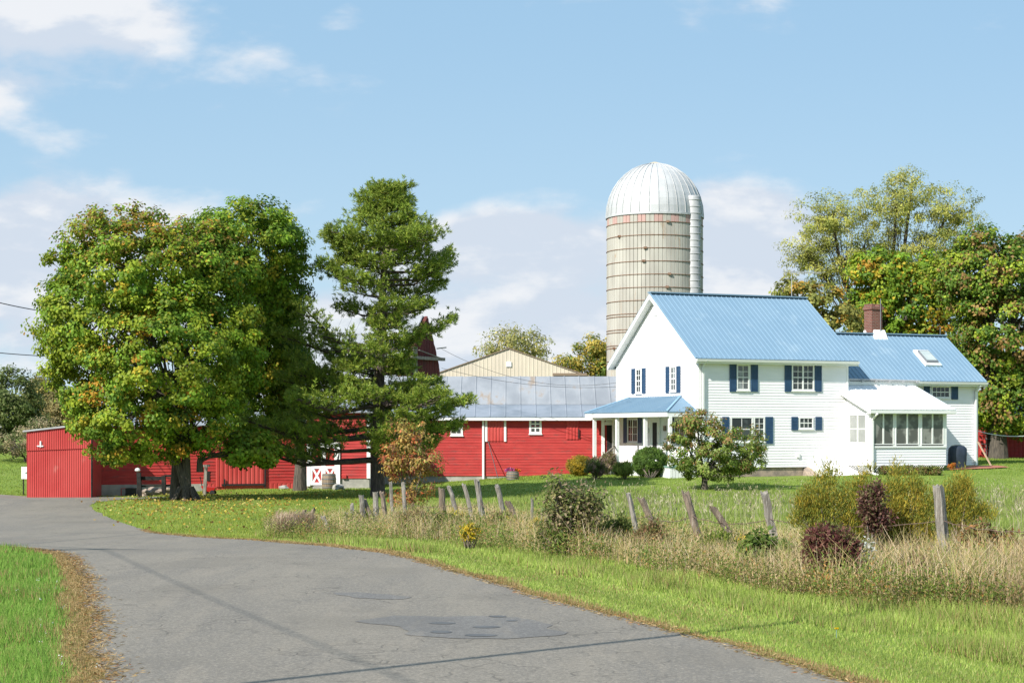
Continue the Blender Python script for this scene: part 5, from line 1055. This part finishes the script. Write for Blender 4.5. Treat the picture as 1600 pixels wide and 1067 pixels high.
JC = [(.40, .34, .05), (.24, .28, .05), (.52, .38, .06), (.16, .20, .035)]
shrub('juniper_bush', 'olive gold juniper left of the purple bush, with a long leaning tip', 'bush', 1300, 890, spires(1303, 825, 58, 82, 15, 3)+[(1350, 762, 6, 24), (1358, 745, 4, 16)], 400, 48, .15, .06, JC, [3, 3, 1.5, 2], .17, .9, stems=30, loose=True)
shrub('juniper_bush', 'golden juniper between the purple bush and the tallest post', 'bush', 1410, 890, spires(1412, 838, 66, 88, 18, 5)+[(1365, 865, 30, 40)], 470, 48, .15, .06, JC, [3.5, 2, 2.5, 1.5], .17, .9, stems=30, loose=True)
shrub('juniper_bush', 'smaller golden juniper right behind the tallest post', 'bush', 1500, 878, spires(1503, 812, 34, 58, 10, 8), 250, 48, .15, .06, JC, [3.5, 2, 2, 1.5], .17, .9, stems=20, dy=.3, loose=True)
shrub('purple_bush', 'dark wine red leafy bush low in front of the olive juniper', 'bush', 1305, 925, [(1300, 862, 38, 36), (1318, 878, 26, 28), (1285, 850, 20, 22)], 230, 44, .11, .06, [(.14, .05, .045), (.24, .11, .08), (.18, .17, .06)], [3, 2, 1.6], .5, stems=16, dy=-.35, loose=True)
shrub('purple_bush', 'dusky purple bush between the two larger junipers', 'bush', 1366, 895, [(1362, 788, 17, 26), (1374, 812, 17, 20), (1368, 770, 9, 14)], 110, 36, .12, .055, [(.13, .055, .05), (.24, .14, .10), (.16, .16, .06)], [3, 2, 2], .5, stems=24, loose=True)
shrub('thorn_bush', 'dark twiggy thorn bush with grey stems around a leaning post', 'bush', 890, 872, [(880, 800, 40, 42), (915, 790, 32, 36), (870, 835, 34, 26), (905, 830, 30, 26), (868, 760, 16, 18)], 200, 24, .17, .07, [(.14, .18, .04), (.24, .22, .08), (.34, .26, .16), (.10, .13, .04)], [3, 2, 2.5, 2], .5, stems=150)
shrub('bramble', 'green leafy bramble left of the pale upright post foot', 'bush', 1205, 905, [(1190, 860, 30, 24), (1225, 875, 26, 22)], 90, 34, .13, .085, [(.13, .2, .035), (.19, .25, .05)], [3, 2], .6)
shrub('bramble', 'green leafy bramble under the posts below the flower barrel', 'bush', 700, 842, [(690, 815, 26, 18), (722, 822, 20, 14)], 80, 34, .12, .07, [(.10, .15, .03), (.16, .18, .04), (.25, .19, .07)], [3, 2, 1], .6)
for x, y_, rx, ry, l, c in ((640, 838, 30, 16, 'tangled brown and green brush at the foot of the orange sapling', [(.3, .22, .12), (.2, .22, .06), (.36, .26, .12)]), (1010, 872, 24, 20, 'reddish brown brush between the thin upright post and the brown leaning post', [(.3, .17, .09), (.2, .2, .07)]), (960, 868, 22, 24, 'dark green weedy shrub just right of the thorn bush', [(.12, .17, .04), (.2, .22, .06)]), (1120, 884, 24, 18, 'mixed yellow green shrub under the steeply leaning post', [(.26, .3, .06), (.16, .22, .04)]), (1275, 915, 24, 24, 'pale green shrub at the left foot of the olive juniper', [(.2, .27, .06), (.3, .27, .12)]), (1430, 935, 30, 22, 'rusty brown brush low between the golden juniper and the tallest post', [(.34, .22, .12), (.24, .2, .08)]), (560, 834, 26, 12, 'low olive brush around the grey post left of the pine trunk', [(.28, .26, .1), (.2, .24, .06)]), (780, 848, 28, 18, 'brown and green brush under the leaning posts below the flower barrel', [(.3, .22, .12), (.18, .22, .05)])):
    shrub('brush', l, 'bush', x, y_, [(x, y_-ry, rx, ry), (x+rx*.5, y_-ry*1.4, rx*.5, ry*.7)], 90, 30, .14, .06, c, [1]*len(c), .45, .4, group='brush along the old fence', stems=40, loose=True)
shrub('aster_clump', 'small white flowering aster at the foot of the golden juniper', 'flowers', 1352, 915, [(1350, 872, 13, 22)], 30, 26, .10, .045, [(.75, .75, .7), (.12, .16, .04)], [2, 2], .7, .3)
shrub('rust_vine', 'orange brown vine sprawling on the wire right of the tallest post', 'bush', 1545, 905, [(1530, 845, 34, 20), (1570, 860, 34, 22)], 110, 30, .14, .08, [(.34, .17, .06), (.26, .17, .07), (.18, .16, .05)], [3, 2, 2], .5)
for i, (x, y_, l) in enumerate(((712, 830, 'yellow goldenrod among weeds left of the thorn bush, leftmost of them'), (800, 838, 'yellow goldenrod behind the weeds below the flower barrel'), (735, 850, 'brightest yellow goldenrod low at the front of the weeds'), (1160, 872, 'small goldenrod at the foot of the steeply leaning post'), (838, 842, 'goldenrod just left of the thorn bush'))):
    shrub('goldenrod', l, 'flowers', x, y_+10, [(x, y_-14, 16, 13)], 50, 30, .09, .04, [(.62, .44, .03), (.48, .36, .04), (.16, .2, .04)], [3, 1, 2.4], .5, .5, group='goldenrods along the fence')

# ------------------------------------------------------------------ grass, weeds, fallen leaves
def wedge(n, y0, y1, pw, m=1.2):
    """random ground points in the visible wedge, denser near"""
    u = R.random(n); a = 2-pw; y = (y0**a+u*(y1**a-y0**a))**(1/a) if abs(a) > 1e-6 else y0*(y1/y0)**u
    x = R.uniform(-.30*m-.02, .30*m+.02, n)*y; return x, y
def fr(px, L): return np.interp(px, *L)
on_road = lambda x, y: inside(x, y, ROAD)
edgeR = np.array(xr[::-1]+rr); edgeL = np.array([(a, b) for a, b in rl]+xl)
GV = [(.26, .345, .07), (.32, .385, .09), (.21, .29, .05), (.40, .42, .15)]
TANC = [(.36, .25, .12), (.30, .19, .08), (.42, .31, .16), (.20, .15, .06)]
def sub(x, y, m): return x[m], y[m]
# mown verge and left corner grass
x, y = wedge(510000, 13.5, 42, 1.2); m = ~on_road(x, y); x, y = sub(x, y, m); px, py = gpix(x, y); front = fr(px, FRONT)
m = (py > front-2) | (px < 400); x, y, px, py = x[m], y[m], px[m], py[m]
dR = edge_dist(x, y, edgeR[::3]); dL = edge_dist(x, y, edgeL[::3]); left = px < 330+(py-853)*0; left = (x < -2.0) & (dL < dR)
nz = np.array([mnoise.noise(Vector((a*.7, b*.7, 0))) for a, b in zip(x[:], y[:])]); lw_ = np.where(left, .30, .24)+nz*.22; dry = np.where(left, dL, dR) < lw_*(.7+.6*R.random(len(x)))
lg = (~left) & (py < fr(px, LONGG)+nz*6) & (px > 400)
n = len(x); lgn = lg | (left & (dL > 1.0) & False); sc = np.maximum(1, y/17)
stripe = 1+.16*np.sin((dR+nz*.25)*2*np.pi/1.15)
cols = pal(n, GV, [3, 3, 2, 1], .15)*np.where(left, 1.0, stripe)[:, None]; lc = pal(n, [(.17, .31, .05), (.23, .36, .07), (.13, .24, .04)], None, .13); cols = np.where(left[:, None], lc, cols); dc = pal(n, TANC, [3, 2, 2, 1.5], .15); pt = (R.random(n) < np.where(nz > .22, .22, .07)); cols = np.where((dry | pt)[:, None], dc, cols)
h = np.where(lg, (.05+.10*R.random(n))*(1+1.2*nz), np.where(left, (.05+.08*R.random(n))*(1+1.4*nz), .028+.018*R.random(n))); h = np.where(dry, .03+.03*R.random(n), h); w_ = np.where(lg, .0085, .0075)*sc
pos = np.stack([x, y, gz(x, y)-.004], 1); print('verge', n)
o = blades('verge_grass', pos, h, w_, .7, cols, M['grass']); tag(o, 'mown green verge grass with tan dry edges along the road', 'grass', kind='stuff')
# dry crumbs of thatch lying over the road edge
n = 26000; i = R.integers(0, len(edgeL)-1, n); j = R.integers(0, len(edgeR)-1, n); pl = edgeL[i]+(edgeL[i+1]-edgeL[i])*R.random((n, 1)); pr = edgeR[j]+(edgeR[j+1]-edgeR[j])*R.random((n, 1)); p = np.where(R.random((n, 1)) < .5, pl+R.normal(0, .12, (n, 2)), pr+R.normal(0, .07, (n, 2))); m = (p[:, 1] > 12) & (p[:, 1] < 45); p = p[m]; n = len(p)
pos = np.stack([p[:, 0], p[:, 1], gz(p[:, 0], p[:, 1])+.012], 1); d = R.normal(size=(n, 3)); d[:, 2] = .15*np.abs(d[:, 2])
o = leaves('dry_thatch', pos, d, .07, .007, pal(n, TANC+[(.34, .13, .05)], [3, 2, 2, 2, .8], .2), M['dry'], None, .1); tag(o, 'tan dead grass scattered on the ragged road edges', 'dead grass', kind='stuff')
# lawns and field, coarser blades
x, y = wedge(365000, 30, 125, 1.35); m = ~on_road(x, y); x, y = sub(x, y, m); px, py = gpix(x, y); m = (py < fr(px, FRONT)) | (px < 425); m &= ~((px < 700) & (y < 40) & (px < 300)); x, y, px, py = x[m], y[m], px[m], py[m]
Lx, Ly = (x-HX)*math.cos(HB)+(y-HYY)*math.sin(HB), -(x-HX)*math.sin(HB)+(y-HYY)*math.cos(HB); m = ~((Lx > -1.6) & (Lx < HL) & (Ly > 0) & (Ly < HW+.3)) & ~((Lx > 0) & (Lx < EU) & (Ly > -2.1) & (Ly < 8)) & ~((px > 598) & (px < 984) & (y > YA)) & ~((px > 140) & (px < 478) & (y > 80.5)) & ~((x > xb0) & (x < xb1) & (y > YB)); x, y, px, py = x[m], y[m], px[m], py[m]; n = len(x)
nz = np.array([mnoise.noise(Vector((a*.35, b*.35, 4))) for a, b in zip(x, y)]); field = (py > fr(px, FIELD)+nz*8) & (px > 425); sc = y/40
cols = pal(n, [(.20, .275, .04), (.25, .31, .06), (.155, .235, .035)], None, .15)*(1+nz*.35)[:, None]; fc = pal(n, [(.22, .285, .06), (.27, .32, .09), (.34, .34, .15), (.20, .26, .06)], [3, 2, .6, 2], .15)*(1+nz*.4)[:, None]; lf = (px < 560) & (y < 78); yc = pal(n, [(.22, .27, .04), (.29, .30, .06), (.17, .24, .03)], None, .14)*(1+nz*.4)[:, None]; cols = np.where(lf[:, None], yc, cols); cols = np.where(field[:, None], fc, cols)
h = np.where(field, .12+.14*R.random(n), .05+.04*R.random(n)); o = blades('lawn_grass', np.stack([x, y, gz(x, y)-.01], 1), h, .014*sc, .6, np.clip(cols, .01, .6), M['grass']); tag(o, 'green lawn and rough field grass between the fence and the farm', 'grass', kind='stuff'); print('lawn', n)
# pale seed heads standing in the field
n = 650; px = R.uniform(860, 1640, n); py = R.uniform(778, 850, n); m = py > fr(px, FIELD); px, py = px[m], py[m]; P3 = []
for a, b in zip(px, py): g = G(a, b); P3.append((g.x, g.y, g.z))
P3 = np.array(P3); n = len(P3); cl = pal(n, [(.42, .38, .26), (.34, .30, .18)], None, .12); o = blades('seed_stalks', P3, .40+.35*R.random(n), .012, .35, cl, M['dry'], seg=2); hd = np.repeat(P3, 5, 0)+np.stack([R.normal(0, .05, n*5), R.normal(0, .05, n*5), .45+.28*R.random(n*5)], 1)
tag(o, 'thin pale grass stalks standing in the field behind the fence', 'dry grass', kind='stuff'); o = leaves('seed_heads', hd, R.normal(0, .4, (n*5, 3))+[0, 0, 1], .11, .022, np.repeat(cl, 5, 0), M['dry']); tag(o, 'feathery pale seed heads above the field grass', 'dry grass', kind='stuff')
# weed band
nz2 = lambda x, y: np.array([mnoise.noise(Vector((a*.8, b*.8, 2))) for a, b in zip(x, y)])
def band(n, lo=-3., hi=0.):
    px = R.uniform(415, 1900, n); t = R.random(n); a, b = fr(px, BACKL)+lo, fr(px, FRONT)+hi; py = a+(b-a)*t; Y = np.full(n, 30.)
    for _ in range(12): z = gz((px-800)/FPX*Y, Y); Y = Y*.5+.5*np.clip((CH-z)*FPX/(py-HY), 15, 70)
    x = (px-800)/FPX*Y; return x, Y, px, t
x, y, px, t = band(90000); n = len(x); nz = np.array([mnoise.noise(Vector((a*1.1, b*1.1, 8))) for a, b in zip(x, y)]); hh = np.interp(px, [415, 470, 560, 700, 900, 950, 1150, 1300, 1720], [.30, .42, .46, .60, .56, .46, .44, .60, .66])*(.85+.15*t)*1.12; kp = R.random(n) < np.clip(.75-1.7*nz2(x, y), .18, 1); x, y, px, t, nz, hh = x[kp], y[kp], px[kp], t[kp], nz[kp], hh[kp]; n = len(x); h = hh*(.40+.75*R.random(n)**1.5+.55*nz)
cols = pal(n, [(.56, .42, .25), (.46, .33, .17), (.62, .50, .34), (.34, .31, .11), (.24, .30, .06)], [3.4, 3, 1.8, 1.8, 1.8], .16)*np.clip(1+.5*nz, .5, 1.5)[:, None]; o = blades('dry_weeds', np.stack([x, y, gz(x, y)-.02], 1), np.clip(h, .1, 1.1), .0045+.0045*R.random(n), .6, cols, M['dry'], seg=2); tag(o, 'tangle of tan dry grass and weeds along the old fence', 'weeds', kind='stuff')
x, y, px, t = band(11000, -2, 6); n = len(x); nz = np.array([mnoise.noise(Vector((a*.8, b*.8, 2))) for a, b in zip(x, y)]); kp = R.random(n) < np.clip(.5+1.6*nz, .12, 1); x, y, px, t, nz = x[kp], y[kp], px[kp], t[kp], nz[kp]; n = len(x); K = 26; hh = np.interp(px, [415, 560, 700, 900, 1150, 1720], [.24, .36, .48, .46, .34, .42])*(.5+.6*R.random(n)+.5*nz); cen = np.stack([x, y, gz(x, y)+np.clip(hh, .08, .8)*.55], 1); pos = np.repeat(cen, K, 0)+R.normal(0, 1, (n*K, 3))*np.array([.09, .09, .13]); pos[:, 2] = np.maximum(pos[:, 2], gz(pos[:, 0], pos[:, 1])+.01)
kc = pal(n, [(.15, .21, .04), (.22, .24, .055), (.11, .17, .03), (.30, .21, .09), (.38, .2, .06), (.38, .28, .14)], [3, 3, 2.4, 1.8, .7, 1.4], .18)*np.clip(1+.9*nz, .45, 1.6)[:, None]; o = leaves('leafy_weeds', pos, R.normal(0, .7, (n*K, 3))+[0, 0, .7], .04+.025*R.random(n*K), .016, np.clip(np.repeat(kc, K, 0)*(1+R.normal(0, .12, (n*K, 1))), .01, .7), M['leaf']); tag(o, 'mixed green and brown leafy weeds along the old fence', 'weeds', kind='stuff')
# fluffy dry clump at the far left end of the fence
shrub('dry_grass_clump', 'rounded fluffy pinkish tan grass clump at the left end of the fence', 'dry grass', 455, 838, [(450, 826, 26, 11), (478, 824, 16, 10)], 90, 60, .10, .20, [(.42, .31, .21), (.34, .25, .16), (.46, .37, .27)], [3, 2, 2], .05, 1.2, stems=0)
# fallen leaves under the maples
n = 1300; px = np.concatenate([R.normal(300, 95, n), R.uniform(150, 620, 420)]); py = np.concatenate([772+48*R.beta(1.2, 2.6, n), R.uniform(766, 835, 420)]); P3 = []
for a, b in zip(px, py):
    if 120 < a < 640: g = G(a, b); P3.append((g.x, g.y, g.z))
P3 = np.array(P3)
m = ~on_road(P3[:, 0], P3[:, 1]) | (R.random(len(P3)) < .12); P3 = P3[m]; n = len(P3); P3[:, 2] += .07
o = leaves('fallen_leaves', P3, R.normal(size=(n, 3))*[1, 1, .5], .09, .07, pal(n, [(.50, .38, .06), (.42, .26, .05), (.60, .50, .16), (.30, .17, .06)], [3, 2, 2, 1.5], .15), M['leaf'], None, .3); tag(o, 'yellow and brown fallen leaves on the grass under the maples', 'fallen leaves', kind='stuff')
# clover flowers, dandelion
n = 110; x = R.uniform(-6.5, -3.2, n); y = R.uniform(15, 30, n); m = ~on_road(x, y); x, y = x[m], y[m]; n = len(x); P3 = np.stack([x, y, gz(x, y)+.09], 1); o = leaves('clover_flowers', np.repeat(P3, 4, 0)+R.normal(0, .008, (n*4, 3)), R.normal(size=(n*4, 3)), .014, .014, pal(n*4, [(.8, .8, .75)], None, .05), M['leaf']); tag(o, 'tiny white clover flowers in the left corner grass', 'flowers', kind='stuff')
g = G(1307, 997); q = MB(); q.tube([g, g+Vector((0, 0, .09))], .004, 5); f_ = thing('dandelion', 'single yellow dandelion flower in the mown verge', 'flower', g); q.v = [(a-g.x, b-g.y, c-g.z) for a, b, c in q.v]; q.build('stalk', M['green'], f_)
n = 40; a = R.random(n)*2*np.pi; leaves('petals', np.tile([0, 0, .09], (n, 1)), np.stack([np.cos(a), np.sin(a), .5+.4*R.random(n)], 1), .032, .010, pal(n, [(.85, .6, .02)], None, .05), M['leaf'], f_)
